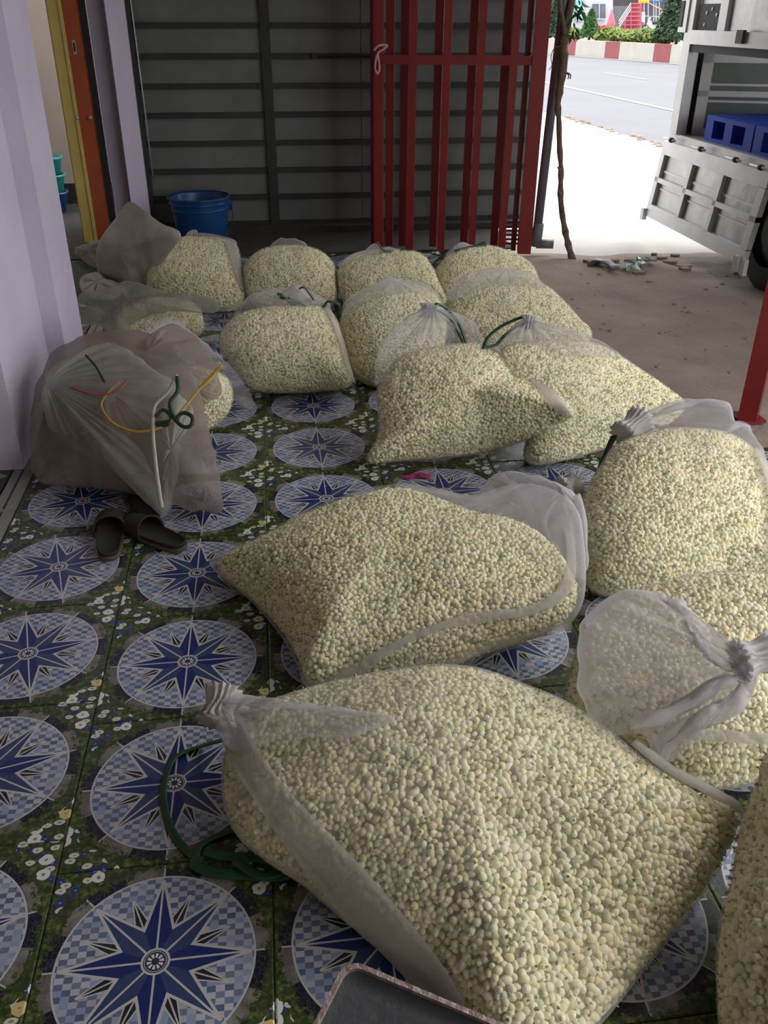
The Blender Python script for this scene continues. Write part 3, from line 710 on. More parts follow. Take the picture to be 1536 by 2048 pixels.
# centre sacks
r6, b6, n6 = sack('front sack of the centre group with a tall gathered mouth tied in green',
    [(733, 924), (748, 890), (757, 850), (752, 790), (765, 750), (800, 715), (860, 698), (930, 689), (985, 690), (1030, 715), (1080, 765), (1150, 824, .22), (1110, 850, .17), (1050, 882, .10), (970, 905), (900, 915), (820, 920)],
    [(800, 921, .04), (960, 910, .04), (930, 690, .34)], .13, .10, mouth=(850, 690, .35), mr=.25, seed=6)
pouch(r6, [(752, 770), (758, 700), (790, 650), (830, 625), (855, 606), (880, 612), (905, 640), (930, 635), (960, 665), (962, 690), (900, 705), (830, 720), (780, 745)],
      [(760, 770, .25), (960, 700, .30), (855, 606, .46)], .04, .05, knot=(858, 628), folds=(13, .012), w=.26, wk=.4, seed=7)
band(b6, [(985, 690), (1030, 710), (1080, 755), (1120, 800), (1145, 830)], [(972, 693), (1012, 718), (1064, 768), (1105, 812), (1132, 834)], 'hem_band', MT['band'], r6)
r7, b7, n7 = sack('broad sack behind the front centre sack, loose mouth gathered at its upper left',
    [(1060, 820), (1010, 750), (1000, 700), (1060, 682), (1130, 680), (1200, 690), (1280, 738), (1340, 780), (1372, 812), (1335, 850), (1250, 885), (1170, 910), (1085, 928), (1055, 915), (1060, 870)],
    [(1070, 925, .04), (1300, 870, .06), (1150, 680, .36)], .08, .2, mouth=(1060, 680, .36), mr=.33, seed=7)
pouch(r7, [(990, 690), (1020, 660), (1048, 630), (1072, 640), (1085, 655), (1150, 668), (1205, 684), (1240, 715), (1150, 712), (1080, 700), (1040, 712), (1010, 715)],
      [(1000, 710, .33), (1230, 715, .36), (1060, 632, .45)], .04, .05, knot=(1058, 650), folds=(11, .010), w=.25, wk=.4, seed=8)
r8, b8, n8 = sack('sack in the middle row left, pale seam down its right side',
    [(437, 690), (447, 655), (480, 628), (540, 612), (600, 610), (650, 615), (675, 640), (688, 690), (700, 740), (704, 770), (660, 780), (600, 786), (540, 785), (500, 777), (470, 745), (450, 712)],
    [(500, 783, .04), (690, 778, .04), (580, 610, .34)], .13, .2, mouth=(560, 605, .4), mr=.3, seed=8)
pouch(r8, [(462, 640), (490, 605), (510, 586), (560, 588), (590, 575), (615, 590), (640, 600), (660, 612), (655, 632), (600, 625), (540, 628), (490, 636)],
      [(465, 640, .27), (655, 632, .29), (590, 575, .42)], .05, .06, knot=(600, 590), folds=(9, .010), w=.22, wk=.35, seed=9)
band(b8, [(646, 612), (662, 650), (680, 700), (692, 740), (704, 765)], [(656, 612), (672, 650), (692, 700), (704, 740), (712, 768)], 'hem_band', MT['band'], r8)
r9, b9, n9 = sack('sack in the middle row centre, hazy netting rising to a knot at its top',
    [(678, 660), (685, 625), (705, 600), (740, 580), (800, 574), (850, 580), (885, 610), (895, 660), (880, 720), (840, 755), (790, 768), (750, 768), (712, 748), (690, 710)],
    [(700, 765, .04), (850, 765, .04), (790, 574, .33)], .12, .2, mouth=(780, 575, .35), mr=.3, seed=9)
pouch(r9, [(682, 630), (700, 596), (740, 575), (775, 556), (800, 560), (840, 565), (868, 576), (876, 600), (830, 596), (770, 600), (720, 612)],
      [(690, 630, .28), (870, 600, .32), (780, 557, .40)], .04, .05, knot=(782, 570), folds=(9, .010), w=.25, wk=.4, seed=10)
r10, b10, n10 = sack('sack in the middle row right beside the dirt, wide hazy upper half',
    [(893, 640), (892, 600), (920, 572), (970, 560), (1040, 558), (1090, 572), (1130, 605), (1165, 645), (1185, 668), (1165, 700), (1080, 715), (980, 715), (915, 690)],
    [(930, 715, .04), (1120, 715, .04), (1030, 556, .33)], .12, .2, mouth=(1010, 560, .35), mr=.42, seed=10)
pouch(r10, [(893, 600), (905, 568), (940, 545), (1000, 540), (1060, 546), (1085, 565), (1100, 590), (1040, 582), (980, 585), (930, 592)],
      [(895, 605, .26), (1100, 592, .28), (1000, 540, .38)], .04, .05, knot=(1010, 545), folds=(9, .008), w=.25, wk=.3, seed=11)
r11, b11, n11 = sack('leftmost sack of the back row, in front of the blue bucket',
    [(292, 565), (300, 530), (320, 500), (350, 484), (385, 476), (440, 480), (474, 492), (484, 530), (492, 575), (485, 600), (455, 616), (410, 614), (350, 600), (310, 585)],
    [(340, 612, .04), (480, 616, .04), (400, 477, .3)], .11, .2, mouth=(400, 478, .3), mr=.2, seed=11)
band(b11, [(448, 484), (460, 520), (472, 560), (490, 590)], [(470, 484), (478, 520), (488, 560), (500, 590)], 'hem_band', MT['band'], r11)
pouch(r11, [(370, 482), (380, 462), (395, 462), (402, 478), (440, 480), (470, 482), (476, 500), (440, 494), (400, 490)],
      [(372, 490, .28), (475, 498, .28), (395, 464, .34)], .02, .03, knot=(392, 470), folds=(7, .006), w=.3, wk=.3, seed=12)
r12, b12, n12 = sack('back row sack, second from the left, round puff of netting on top',
    [(484, 555), (492, 530), (515, 512), (560, 502), (620, 502), (655, 514), (674, 540), (676, 575), (672, 600), (630, 612), (560, 612), (500, 600)],
    [(500, 618, .04), (660, 618, .04), (580, 502, .26)], .12, .18, mouth=(575, 495, .3), mr=.2, seed=12)
pouch(r12, [(535, 508), (540, 490), (560, 478), (585, 476), (605, 484), (625, 500), (640, 510), (590, 512)],
      [(535, 512, .25), (640, 512, .25), (580, 476, .34)], .03, .04, folds=(7, .006), w=.15, wk=.1, seed=13)
r13, b13, n13 = sack('third sack of the back row, green ribbon on top, below the gate',
    [(674, 560), (678, 535), (700, 515), (745, 507), (800, 507), (845, 514), (868, 540), (885, 580), (895, 610), (860, 622), (760, 620), (690, 604)],
    [(690, 625, .04), (870, 625, .04), (780, 507, .26)], .12, .18, mouth=(760, 505, .28), mr=.18, seed=13)
pouch(r13, [(678, 535), (690, 515), (725, 503), (745, 488), (765, 495), (790, 495), (815, 510), (760, 512), (715, 520)],
      [(680, 535, .23), (815, 514, .25), (750, 488, .33)], .02, .03, knot=(752, 498), folds=(7, .006), w=.3, wk=.3, seed=14)
r14, b14, n14 = sack('rightmost sack of the back row beside the foot of the red gate',
    [(868, 560), (876, 532), (900, 512), (945, 500), (990, 502), (1035, 516), (1065, 535), (1078, 562), (1070, 600), (1000, 612), (920, 608), (880, 592)],
    [(890, 618, .04), (1060, 612, .04), (960, 500, .26)], .12, .18, mouth=(930, 500, .28), mr=.18, seed=14)
pouch(r14, [(895, 512), (905, 495), (925, 485), (950, 490), (985, 498), (1000, 505), (950, 508)],
      [(895, 514, .25), (1000, 508, .25), (925, 485, .32)], .02, .03, knot=(925, 495), folds=(7, .006), w=.3, wk=.3, seed=15)
r15, b15, n15 = sack('half filled sack behind the grey bundle at the left, loose greenish netting over it',
    [(230, 655), (240, 625), (290, 600), (350, 598), (395, 612), (408, 640), (405, 664), (370, 676), (300, 684), (250, 680)],
    [(260, 684, .04), (395, 668, .04), (330, 598, .18)], .08, .12, mouth=(270, 610, .2), mr=.4, seed=15, group=G1, w0=.10)
pouch(r15, [(160, 640), (155, 590), (200, 578), (265, 562), (320, 580), (380, 592), (428, 600), (434, 622), (400, 625), (340, 622), (280, 640), (230, 668), (195, 650)],
      [(170, 645, .12), (400, 625, .19), (265, 562, .30)], .03, .05, knot=(260, 600), folds=(7, .014), mat='pale_net', w=.1, wk=.1, seed=16)
cord([hit(b15, 160, 610, .02)]+[atz(200, 622, .12), atz(225, 645, .09)], .012, MT['band'], r15, 'rolled_edge', .6)
r16, b16, n16 = sack('filled sack partly hidden behind the grey bundle, yellow strip across it',
    [(310, 790), (318, 745), (360, 728), (420, 738), (455, 755), (467, 790), (458, 825), (435, 850), (405, 864), (350, 862), (320, 835)],
    [(330, 866, .04), (430, 862, .04), (390, 730, .26)], .1, .16, mouth=(380, 735, .26), mr=.22, seed=16, group=G1)
pouch(r16, [(280, 720), (285, 675), (320, 642), (350, 645), (400, 678), (450, 720), (490, 770), (508, 808), (495, 815), (470, 790), (430, 752), (380, 740), (320, 745)],
      [(290, 745, .26), (500, 815, .05), (345, 642, .36)], .03, .05, knot=(345, 655), folds=(9, .014), mat='net', w=.18, wk=.1, seed=17)

# ------------------------------------------------------------------ green ribbons and cords
RB = MT['green']
def on(b, *pts): return [hit(b, p[0], p[1], p[2] if len(p) > 2 else .012) for p in pts]
cord([atz(455, 1478, .06), atz(410, 1490, .012), atz(350, 1515, .006), atz(328, 1570, .006), atz(332, 1630, .006), atz(355, 1680, .006), atz(388, 1712, .006), atz(400, 1690, .012), atz(440, 1668, .006), atz(478, 1655, .01)], .0085, RB, r1, 'green_drawstring')
cord([atz(398, 1712, .006), atz(392, 1730, .006), atz(430, 1745, .006), atz(500, 1750, .006), atz(560, 1752, .008), atz(592, 1740, .02)], .012, RB, r1, 'green_drawstring', .25)
cord([atz(410, 1700, .012), atz(450, 1712, .01), atz(510, 1715, .01), atz(545, 1722, .012), atz(560, 1742, .012), atz(520, 1750, .016), atz(470, 1722, .014)], .011, RB, r1, 'green_drawstring', .3)
cord([atz(458, 1500, .05), atz(452, 1530, .02), atz(460, 1570, .02)], .009, RB, r1, 'green_drawstring')
# gathered collars
def collar(root, c, axis, r, L, name='gathered_collar', k=14, mat='band', seed=0):
    c = Vector(c); ax = Vector(axis).normalized(); u = ax.orthogonal().normalized(); v = ax.cross(u); V = []; F = []; n = 56; rows = 9
    for i in range(rows):
        t = i/(rows-1); rr = r*(1+.5*abs(2*t-1)**1.6)
        for j in range(n):
            a = 2*PI*j/n; q = rr*(1+.20*math.sin(k*a+2.2*noise.noise(Vector((a, t*2, seed)))*2))
            V.append(c+ax*(L*(t-.5))+(u*math.cos(a)+v*math.sin(a))*q)
    for i in range(rows-1):
        for j in range(n): F.append((i*n+j, i*n+(j+1) % n, (i+1)*n+(j+1) % n, (i+1)*n+j))
    F.append(tuple(range(n))[::-1]); F.append(tuple(range((rows-1)*n, rows*n)))
    o = mk(name, V, F, MT[mat], root, True); set_weave(o, lambda P: .95); return o
kz = plane_pts([(450, 1412)], [(430, 1470, .17), (780, 1460, .27), (570, 1390, .25)])[0][0]
collar(r1, kz+Vector((-.01, 0, 0)), (.2, .8, .3), .024, .07)
k2 = atz(1140, 972, .2)
collar(r2, k2, (1, .3, .2), .024, .05, seed=2)
cord([atz(1130, 985, .2), atz(1145, 960, .22), atz(1158, 972, .21), atz(1156, 1000, .17), atz(1150, 1010, .16)], .017, MT['scrapc'] if 'scrapc' in MT else MT['band'], r2, 'knotted_tail', .8)
k3 = atz(1265, 855, .30)
collar(r3, k3, (.8, .6, .3), .030, .10, k=18, seed=3)
cord([atz(1228, 872, .28), atz(1222, 885, .25), atz(1205, 925, .14), atz(1190, 960, .05), atz(1178, 985, .015)], .011, RB, r3, 'green_drawstring', .4)
k4 = plane_pts([(1485, 1335)], [(1180, 1450, .22), (1400, 1480, .2), (1400, 1200, .40)])[0][0]+Vector((0, -.03, .05))
collar(r4, k4, (1, .1, .1), .026, .07, k=16, mat='net', seed=4)
cord([k4+Vector((.03, 0, 0)), k4+Vector((.05, .0, .005)), k4+Vector((.12, .01, -.01))], .010, RB, r4, 'green_drawstring', .5)
k6 = plane_pts([(858, 622)], [(760, 770, .25), (960, 700, .30), (855, 606, .46)])[0][0]
collar(r6, k6, (.1, .2, 1), .022, .05, k=12, mat='net', seed=6)
P6 = lambda x, y, q=0: plane_pts([(x, y)], [(760, 770, .25), (960, 700, .30), (855, 606, .46)])[0][0]+Vector((0, -.03-q, .01))
cord([P6(862, 618), P6(872, 609), P6(890, 618), P6(905, 635), P6(918, 655), P6(925, 682, .05)], .010, RB, r6, 'green_drawstring', .5)
cord([P6(862, 622), P6(875, 622), P6(900, 642), P6(914, 668), P6(920, 684, .05)], .009, RB, r6, 'green_drawstring', .5)
P7 = lambda x, y, q=0: plane_pts([(x, y)], [(1000, 710, .33), (1230, 715, .36), (1060, 632, .45)])[0][0]+Vector((0, -.03-q, .01))
collar(r7, P7(1055, 645), (.1, .2, 1), .020, .045, k=12, mat='net', seed=7)
cord([P7(1050, 632), P7(1030, 638), P7(995, 655), P7(972, 675), P7(960, 688, .03)], .010, RB, r7, 'green_drawstring', .5)
cord([P7(1045, 645), P7(1025, 655), P7(1005, 672), P7(985, 686, .02), P7(955, 686, .05)], .010, RB, r7, 'green_drawstring', .5)
P8 = lambda x, y, q=0: plane_pts([(x, y)], [(465, 640, .27), (655, 632, .29), (590, 575, .42)])[0][0]+Vector((0, -.03-q, .01))
cord([P8(554, 588), P8(565, 592), P8(580, 606), P8(605, 618), P8(635, 620), P8(650, 612)], .012, RB, r8, 'green_drawstring', .4)
cord([P8(560, 596), P8(590, 606), P8(615, 616), P8(600, 606), P8(575, 596)], .010, RB, r8, 'green_drawstring', .4)
cord([P8(598, 578), P8(608, 576), P8(618, 588), P8(626, 600)], .009, RB, r8, 'green_drawstring', .4)
cord([P8(648, 612), P8(655, 604), P8(670, 606), P8(680, 616), P8(678, 628)], .010, RB, r9, 'green_drawstring', .5)
P13 = lambda x, y: plane_pts([(x, y)], [(680, 535, .23), (815, 514, .25), (750, 488, .33)])[0][0]+Vector((0, -.03, .015))
cord([P13(752, 487), P13(760, 497), P13(770, 505), P13(785, 506)], .013, RB, r13, 'green_drawstring', .4)
cord([P13(800, 504), P13(825, 506), P13(845, 515), P13(858, 526), P13(868, 527), P13(885, 514), P13(905, 507)], .013, RB, r13, 'green_drawstring', .4)
P14 = lambda x, y: plane_pts([(x, y)], [(895, 514, .25), (1000, 508, .25), (925, 485, .32)])[0][0]+Vector((0, -.03, .015))
cord([P14(908, 506), P14(930, 500), P14(950, 495), P14(968, 488)], .016, RB, r14, 'green_drawstring', .5)
cord([P14(950, 497), P14(962, 494), P14(970, 494)], .014, RB, r14, 'green_drawstring', .5)
collar(r9, atz(782, 566, .36), (.1, .1, 1), .02, .04, k=10, mat='net', seed=9)

# ------------------------------------------------------------------ grey bundle at the left front
PL = [(100, 965, .05), (440, 1020, .05), (240, 672, .36)]
bd = thing('netting_bundle', 'dusty grey brown bundle of empty netting sacks against the front lavender pillar', 'sack', (-.5, 2.75, 0))
def layer(outl, pl, bf, bb, name, mat, w, knot=None, folds=(13, .012), seed=0, zmin=.03, amp=.02):
    return pouch(bd, outl, pl, bf, bb, knot, folds, name, mat, w, .05, seed, zmin, amp=amp)
layer([(78, 900), (95, 800), (140, 735), (210, 705), (300, 715), (360, 770), (385, 860), (370, 940), (300, 965), (200, 960), (120, 950)], [(100, 950, .04), (370, 960, .04), (220, 700, .32)], .09, .10, 'packed_sacks', 'bundle', 1, seed=20, folds=(5, .012), amp=.04)
layer([(60, 880), (62, 830), (75, 770), (108, 712), (165, 678), (230, 664), (300, 668), (350, 700), (390, 760), (410, 830), (432, 920), (442, 985), (441, 1024), (390, 1020), (320, 1000), (260, 985), (190, 975), (110, 968), (72, 955)],
      PL, .15, .14, 'outer_netting', 'grey_net', .45, folds=(5, .010), seed=21, amp=.035)
layer([(105, 860), (120, 760), (170, 705), (240, 690), (300, 735), (350, 768), (352, 800), (330, 820), (325, 900), (345, 965), (335, 1018), (318, 1030), (295, 1005), (215, 935), (130, 885)],
      [(110, 870, .16), (318, 1028, .03), (300, 735, .36)], .12, .05, 'netting_flap', 'pale_net', .15, knot=(135, 800), folds=(27, .010), seed=22, amp=.02)
layer([(345, 790), (372, 800), (385, 830), (365, 880), (350, 960), (345, 1010), (325, 1028), (312, 1000), (318, 930), (322, 860)],
      [(325, 1028, .02), (345, 1010, .04), (350, 790, .33)], .05, .04, 'netting_mouth', 'pale_net', .5, folds=(7, .012), seed=23)
layer([(285, 725), (292, 695), (300, 668), (350, 648), (405, 690), (440, 760), (430, 800), (380, 780), (330, 750)],
      [(285, 722, .33), (430, 800, .20), (350, 650, .42)], .04, .05, 'netting_flap', 'grey_net', .1, knot=(298, 712), folds=(11, .012), seed=24)
PB = lambda x, y, q=.0: plane_pts([(x, y)], [(110, 870, .16), (318, 1028, .03), (300, 735, .36)])[0][0]+n1*0+Vector((.02, -.10-q, .07))
def bcord(L, r, mat, name, label=None, flat=.5): return cord([PB(*p) for p in L], r, MT[mat], bd, name, flat, 8, label)
bcord([(350, 768), (335, 800), (308, 830), (305, 880), (310, 940), (318, 1000), (322, 1025)], .007, 'pale_net_solid' if 'pale_net_solid' in MT else 'sheet', 'hem_roll')
bcord([(352, 772), (352, 800), (338, 822), (345, 850), (362, 868), (378, 866), (380, 850), (366, 842), (354, 848), (352, 860)], .0065, 'dgreen', 'green_cord', 'dark green cord curled in a loop', .9)
bcord([(310, 850), (325, 836), (340, 850), (330, 866), (312, 862), (335, 858)], .006, 'dgreen', 'green_cord', 'dark green cord curled in a loop', .9)
bcord([(242, 782), (222, 800), (206, 826), (225, 858), (262, 876), (300, 876), (335, 862), (360, 838), (395, 795), (412, 780), (438, 750)], .0038, 'yellow', 'raffia_tie', 'yellow raffia tie', .6)
for d_ in (0, 5, 10): bcord([(396, 793), (418, 770-d_*.3), (430+d_, 752+d_*.3)], .0035, 'yellow', 'raffia_tie', 'yellow raffia tie', .6)
bcord([(150, 792), (180, 802), (205, 806), (235, 800), (255, 778)], .006, 'redtag', 'red_tape', 'faded red tape', .5)
bcord([(176, 730), (195, 752), (212, 782)], .004, 'black', 'dark_cord', 'dark cord', .8)

# grey woven bag folded by the rear pillar
wb = thing('woven_bag', 'plain grey cloth bag slumped before the rear lavender pillar', 'bag', (-.75, 5.3, 0))
wl_, wn2 = plane_pts([(198, 545), (205, 505), (222, 455), (248, 412), (262, 404), (278, 412), (320, 445), (362, 468), (335, 512), (300, 560), (275, 585), (240, 570), (215, 560)], [(200, 552, .03), (280, 585, .03), (262, 404, .50)])
V, F = inflate(wl_, wn2, .10, .06, seed=31, amp=.03, lump=.05, p=1.7, q=.8)
mk('cloth_body', V, F, MT['sheet'], wb, True)
wl2, _ = plane_pts([(150, 505), (172, 490), (205, 480), (232, 500), (225, 530), (190, 535), (165, 520)], [(150, 512, .02), (190, 534, .02), (205, 480, .16)])
V, F = inflate(wl2, _, .04, .04, folds=(7, .02), seed=32, amp=.02)
o = mk('loose_scrap', V, F, MT['pale_net'], None, True); set_weave(o, lambda P: .6); tag(o, 'crumpled greenish netting scrap on the floor by the doorway', 'netting')
wl3, _ = plane_pts([(160, 560), (190, 545), (215, 560), (250, 575), (220, 600), (170, 590)], [(165, 592, .02), (220, 600, .02), (190, 545, .09)])
V, F = inflate(wl3, _, .03, .03, folds=(7, .02), seed=33, amp=.02)
mk('cloth_corner', V, F, MT['sheet'], wb, True)

# ------------------------------------------------------------------ blue bucket, teal stack
bk = thing('bucket', 'blue plastic bucket with ribbed rim standing before the shutter', 'bucket', (-.47, 6.38, .004))
c = (-.47, 6.38, .004)
body_ = G().lathe(c, [(.001, .0), (.165, .0), (.170, .01), (.198, .30), (.20, .31), (.192, .31), (.188, .30), (.162, .015), (.001, .012)], 36).out('bucket_body', MT['blue'], bk, True)
for z_, r_ in ((.235, .197), (.275, .203), (.308, .210)):
    G().lathe(c, [(r_-.008, z_-.007), (r_, z_-.006), (r_+.002, z_), (r_, z_+.006), (r_-.008, z_+.007)], 36).out('rim_ring', MT['blue'], body_, True)
G().box(-.47+.19, 6.36, .22, -.47+.222, 6.40, .28).out('handle_lug', MT['blue'], bk)
G().tube(catmull([(-.26, 6.37, .27), (-.25, 6.3, .18), (-.30, 6.2, .09), (-.47, 6.17, .06), (-.62, 6.2, .10), (-.67, 6.3, .2), (-.665, 6.37, .27)], 6), .003, 6).out('wire_handle', MT['rib'], bk, True)
TBX = aty(108, 430, 7.62).x
tb = thing('tub_stack', 'stack of teal plastic tubs inside the left doorway', 'tub', (TBX, 7.62, .001))
for i, (z_, mt) in enumerate(((0, 'blue'), (.13, 'teal'), (.26, 'teal'))):
    G().lathe((TBX, 7.62, .001+z_), [(.001, 0), (.10, 0), (.13, .14), (.142, .145), (.142, .16), (.125, .16), (.095, .01), (.001, .01)], 24).out('tub', MT[mt], tb, True)

# ------------------------------------------------------------------ slippers
def slipper(loc, ang, label, L=.255):
    root = thing('slipper', label, 'slipper', loc, 'dark slippers under the grey bundle')
    ca_, sa_ = math.cos(ang), math.sin(ang)
    def W(x, y, z): return (loc[0]+x*ca_-y*sa_, loc[1]+x*sa_+y*ca_, loc[2]+z)
    prof = []
    for i in range(28):
        a = 2*PI*i/28; y = -math.cos(a)*L/2; t = (y+L/2)/L
        wd = .039+.009*t-.004*math.sin(PI*t)
        sx_ = math.sin(a); prof.append((math.copysign(abs(sx_)**.5, sx_)*wd, y))
    def lay(k, z): return [W(x*k, y*k, z) for x, y in prof]
    n = 28
    def solid(levels, nm, mt):
        V = []; F = []
        for k, z in levels: V += lay(k, z)
        for i in range(len(levels)-1):
            for j in range(n): F.append((i*n+j, i*n+(j+1) % n, (i+1)*n+(j+1) % n, (i+1)*n+j))
        F += [tuple(range(n))[::-1], tuple(range((len(levels)-1)*n, len(levels)*n))]
        return mk(nm, V, F, MT[mt], root, True)
    solid([(.97, .0), (1.0, .003), (1.0, .014), (.985, .016)], 'outsole', 'sole')
    solid([(.985, .016), (.99, .024), (.95, .028), (.93, .024)], 'footbed', 'slip')
    V = []; F = []; m_ = 13
    for i, yy in enumerate([.005, .02, .05, .085, .112]):
        t = i/4; w_ = .052-.010*t**2; h_ = .058-.022*t
        for j in range(m_):
            a = PI*j/(m_-1); V.append(W(-math.cos(a)*w_, yy+.02*math.sin(a)*(1-t), .014+math.sin(a)**.7*h_))
    for i in range(4):
        for j in range(m_-1): F.append((i*m_+j, i*m_+j+1, (i+1)*m_+j+1, (i+1)*m_+j))
    o = mk('upper_strap', V, F, MT['slip'], root, True); q = o.modifiers.new('t', 'SOLIDIFY'); q.thickness = .005
    return root
s1 = atz(222, 1080, 0); s2 = atz(308, 1082, 0)
slipper((s1.x, s1.y, .001), .10, 'left slipper of the dark pair, pointing straight at the grey bundle')
slipper((s2.x, s2.y+.01, .001), .85, 'right slipper of the dark pair, turned outwards')
s3 = atz(285, 1020, 0); slipper((s3.x, s3.y+.02, .001), .35, 'third dark slipper half hidden beneath the grey bundle')

# ------------------------------------------------------------------ grey steel tray standing nearest the camera
HZ = .42
A = atz(694, 1918, HZ); B = atz(1012, 2052, HZ); ex = (B-A); ex.z = 0; ex.normalize(); ey = Vector((ex.y, -ex.x, 0))
tr = thing('steel_tray', 'grey steel tray corner with a worn bright rim in the bottom foreground', 'tray', (A.x, A.y, 0))
LX, LY = .55, .40
def tp(u, v, z): return A+ex*u+ey*v+Vector((0, 0, z-HZ))
def rr(u0, v0, u1, v1, r, z, k=6):
    P = []
    for cu_, cv_, a0 in ((u1-r, v1-r, 0), (u0+r, v1-r, PI/2), (u0+r, v0+r, PI), (u1-r, v0+r, 1.5*PI)):
        for i in range(k+1):
            a = a0+PI/2*i/k; P.append(tp(cu_+r*math.cos(a), cv_+r*math.sin(a), z))
    return P
def stack(rings, caps=True):
    V = []; F = []; n = len(rings[0])
    for r_ in rings: V += r_
    for i in range(len(rings)-1):
        for j in range(n): F.append((i*n+j, i*n+(j+1) % n, (i+1)*n+(j+1) % n, (i+1)*n+j))
    if caps: F += [tuple(range(n))[::-1], tuple(range((len(rings)-1)*n, len(rings)*n))]
    return V, F
V, F = stack([rr(.01, .01, LX-.01, LY-.01, .02, HZ-.05), rr(.002, .002, LX-.002, LY-.002, .022, HZ-.002), rr(.004, .004, LX-.004, LY-.004, .02, HZ-.002), rr(.014, .014, LX-.014, LY-.014, .018, HZ-.006)])
mk('tray_pan', V, F, MT['steel'], tr, True)
V, F = stack([rr(0, 0, LX, LY, .022, HZ-.004), rr(0, 0, LX, LY, .022, HZ+.003), rr(.006, .006, LX-.006, LY-.006, .018, HZ+.003), rr(.006, .006, LX-.006, LY-.006, .018, HZ-.004)], False)
mk('rim', V, F, MT['worn'], tr)
for u_, v_ in ((.05, .05), (LX-.05, .05), (.05, LY-.05), (LX-.05, LY-.05)):
    G().tube([tp(u_, v_, 0), tp(u_, v_, HZ-.045)], .015, 10).out('leg', MT['steel'], tr, True)

# ------------------------------------------------------------------ sapling trunk
trk = thing('sapling', 'thin crooked brown sapling trunk rising beside the drainpipe', 'tree', (1.93, 5.6, -.02))
yb = atz(1143, 520, -.02).y
T_ = [aty(x, y, yb+(520-y)*.0004) for x, y in ((1146, 524), (1138, 495), (1131, 465), (1124, 425), (1121, 387), (1122, 340), (1119, 290), (1118, 245), (1116, 207), (1122, 165), (1127, 129), (1128, 90), (1131, 60), (1140, 20), (1150, -30), (1165, -120))]
R_ = [.026, .021, .020, .018, .019, .017, .018, .017, .020, .024, .027, .026, .027, .022, .018, .010]
cat_ = catmull(T_, 4); rad_ = [float(np.interp(i/4, range(len(R_)), R_))*(1+.13*math.sin(i*1.7)+.08*math.sin(i*4.1)) for i in range(len(cat_))]
G().tube(cat_, rad_, 10).out('trunk', MT['bark'], trk, True)
for (x, y, dx, dy) in ((1124, 425, 6, -10), (1120, 340, -7, -6), (1131, 465, 8, -6), (1118, 270, 7, -8), (1121, 390, -6, -9)):
    a = aty(x, y, yb); b = aty(x+dx*.7, y+dy, yb-.01); G().tube([a, b], [.008, .004], 6).out('twig_stub', MT['bark'], trk, True)
br = [aty(x, y, yb) for x, y in ((1130, 70), (1126, 45), (1120, 10), (1117, -40))]
G().tube(catmull(br, 4), .013, 8).out('branch', MT['bark'], trk, True)
def leaf_mesh(nm, L, W):
    V = [(0, 0, 0), (W/2, L*.3, .01), (W*.42, L*.65, .005), (0, L, -.02), (-W*.42, L*.65, .005), (-W/2, L*.3, .01), (0, L*.5, -.004)]
    me = bpy.data.meshes.new(nm); me.from_pydata(V, [], [(0, 1, 6), (1, 2, 6), (2, 3, 6), (3, 4, 6), (4, 5, 6), (5, 0, 6)]); me.materials.append(MT['leaf']); return me
lm = leaf_mesh('leaf', .07, .022)
for i in range(24):
    x, y = random.choice([(1150, 10), (1158, 25), (1146, 40), (1160, 5), (1150, 58), (1138, 68), (1140, 62), (1165, 0), (1150, -20), (1145, 28)])
    p = aty(x+random.uniform(-6, 6), y+random.uniform(-6, 8), yb+random.uniform(-.04, .04))
    o = bpy.data.objects.new('leaf', lm); COL.objects.link(o); o.parent = trk; o.location = p-trk.location
    o.rotation_euler = (random.uniform(-2.6, -.6), random.uniform(-.6, .6), random.uniform(0, 6.28)); s_ = random.uniform(.5, 1.1); o.scale = (s_, s_, s_)
G().tube(catmull([aty(x, y, yb) for x, y in ((1122, 92), (1108, 98), (1102, 115), (1104, 130), (1098, 140))], 5), .0025, 5).out('tendril', MT['bark'], trk, True)
for x in (1130, 1134): G().tube(catmull([aty(x, 145, yb), aty(x+7, 150, yb), aty(x+6, 158, yb)], 5), .004, 5).out('curled_tendril', MT['bark'], trk, True)

# ------------------------------------------------------------------ debris on the dirt
cg = G()
for i, (px, py, s_) in enumerate(((1190, 528, .05), (1176, 522, .04), (1216, 522, .05), (1232, 515, .04), (1300, 518, .06), (1325, 512, .05), (1340, 520, .06), (1262, 512, .05), (1290, 508, .06), (1370, 525, .07), (1310, 500, .03), (1212, 540, .04), (1350, 505, .04), (1240, 536, .05), (1278, 540, .05), (1368, 538, .05))):
    p = atz(px, py, 0); z0 = dh(p.x, p.y); a = random.uniform(0, 3)
    g = cg; V = [(s_*math.cos(a+t)*random.uniform(.6, 1.1), s_*.6*math.sin(a+t)*random.uniform(.6, 1.1)) for t in np.linspace(0, 5.4, 7)]
    g.prism([(p.x+q[0], p.y+q[1]) for q in V], z0-.004, z0+random.uniform(.008, .022))
tag(cg.out('earth_crumbs', MT['dirt']), 'dark crumbs and clods of earth along the edge of the dirt', 'earth', None, 'stuff')
a = atz(1190, 526, .01); b = atz(1232, 540, .01)
sp_ = G().tube(catmull([a+Vector((0, 0, .015)), a.lerp(b, .5)+Vector((0, 0, .03)), b+Vector((0, 0, .01))], 6), [.035+.008*math.sin(i*1.3) for i in range(13)], 10, .35)
tag(sp_.out('rolled_plastic', MT['pvc'], None, True), 'flattened grey roll of plastic lying on the dirt', 'litter')
g = G()
for i in range(16):
    p = atz(1272+random.uniform(-22, 22), 531+random.uniform(-6, 6), .0); z0 = dh(p.x, p.y)+.006
    q = [p+Vector((random.uniform(-.05, .05), random.uniform(-.05, .05), random.uniform(0, .035))) for _ in range(4)]
    for v in q: v.z += z0
    g.add(q, [(0, 1, 2, 3)])
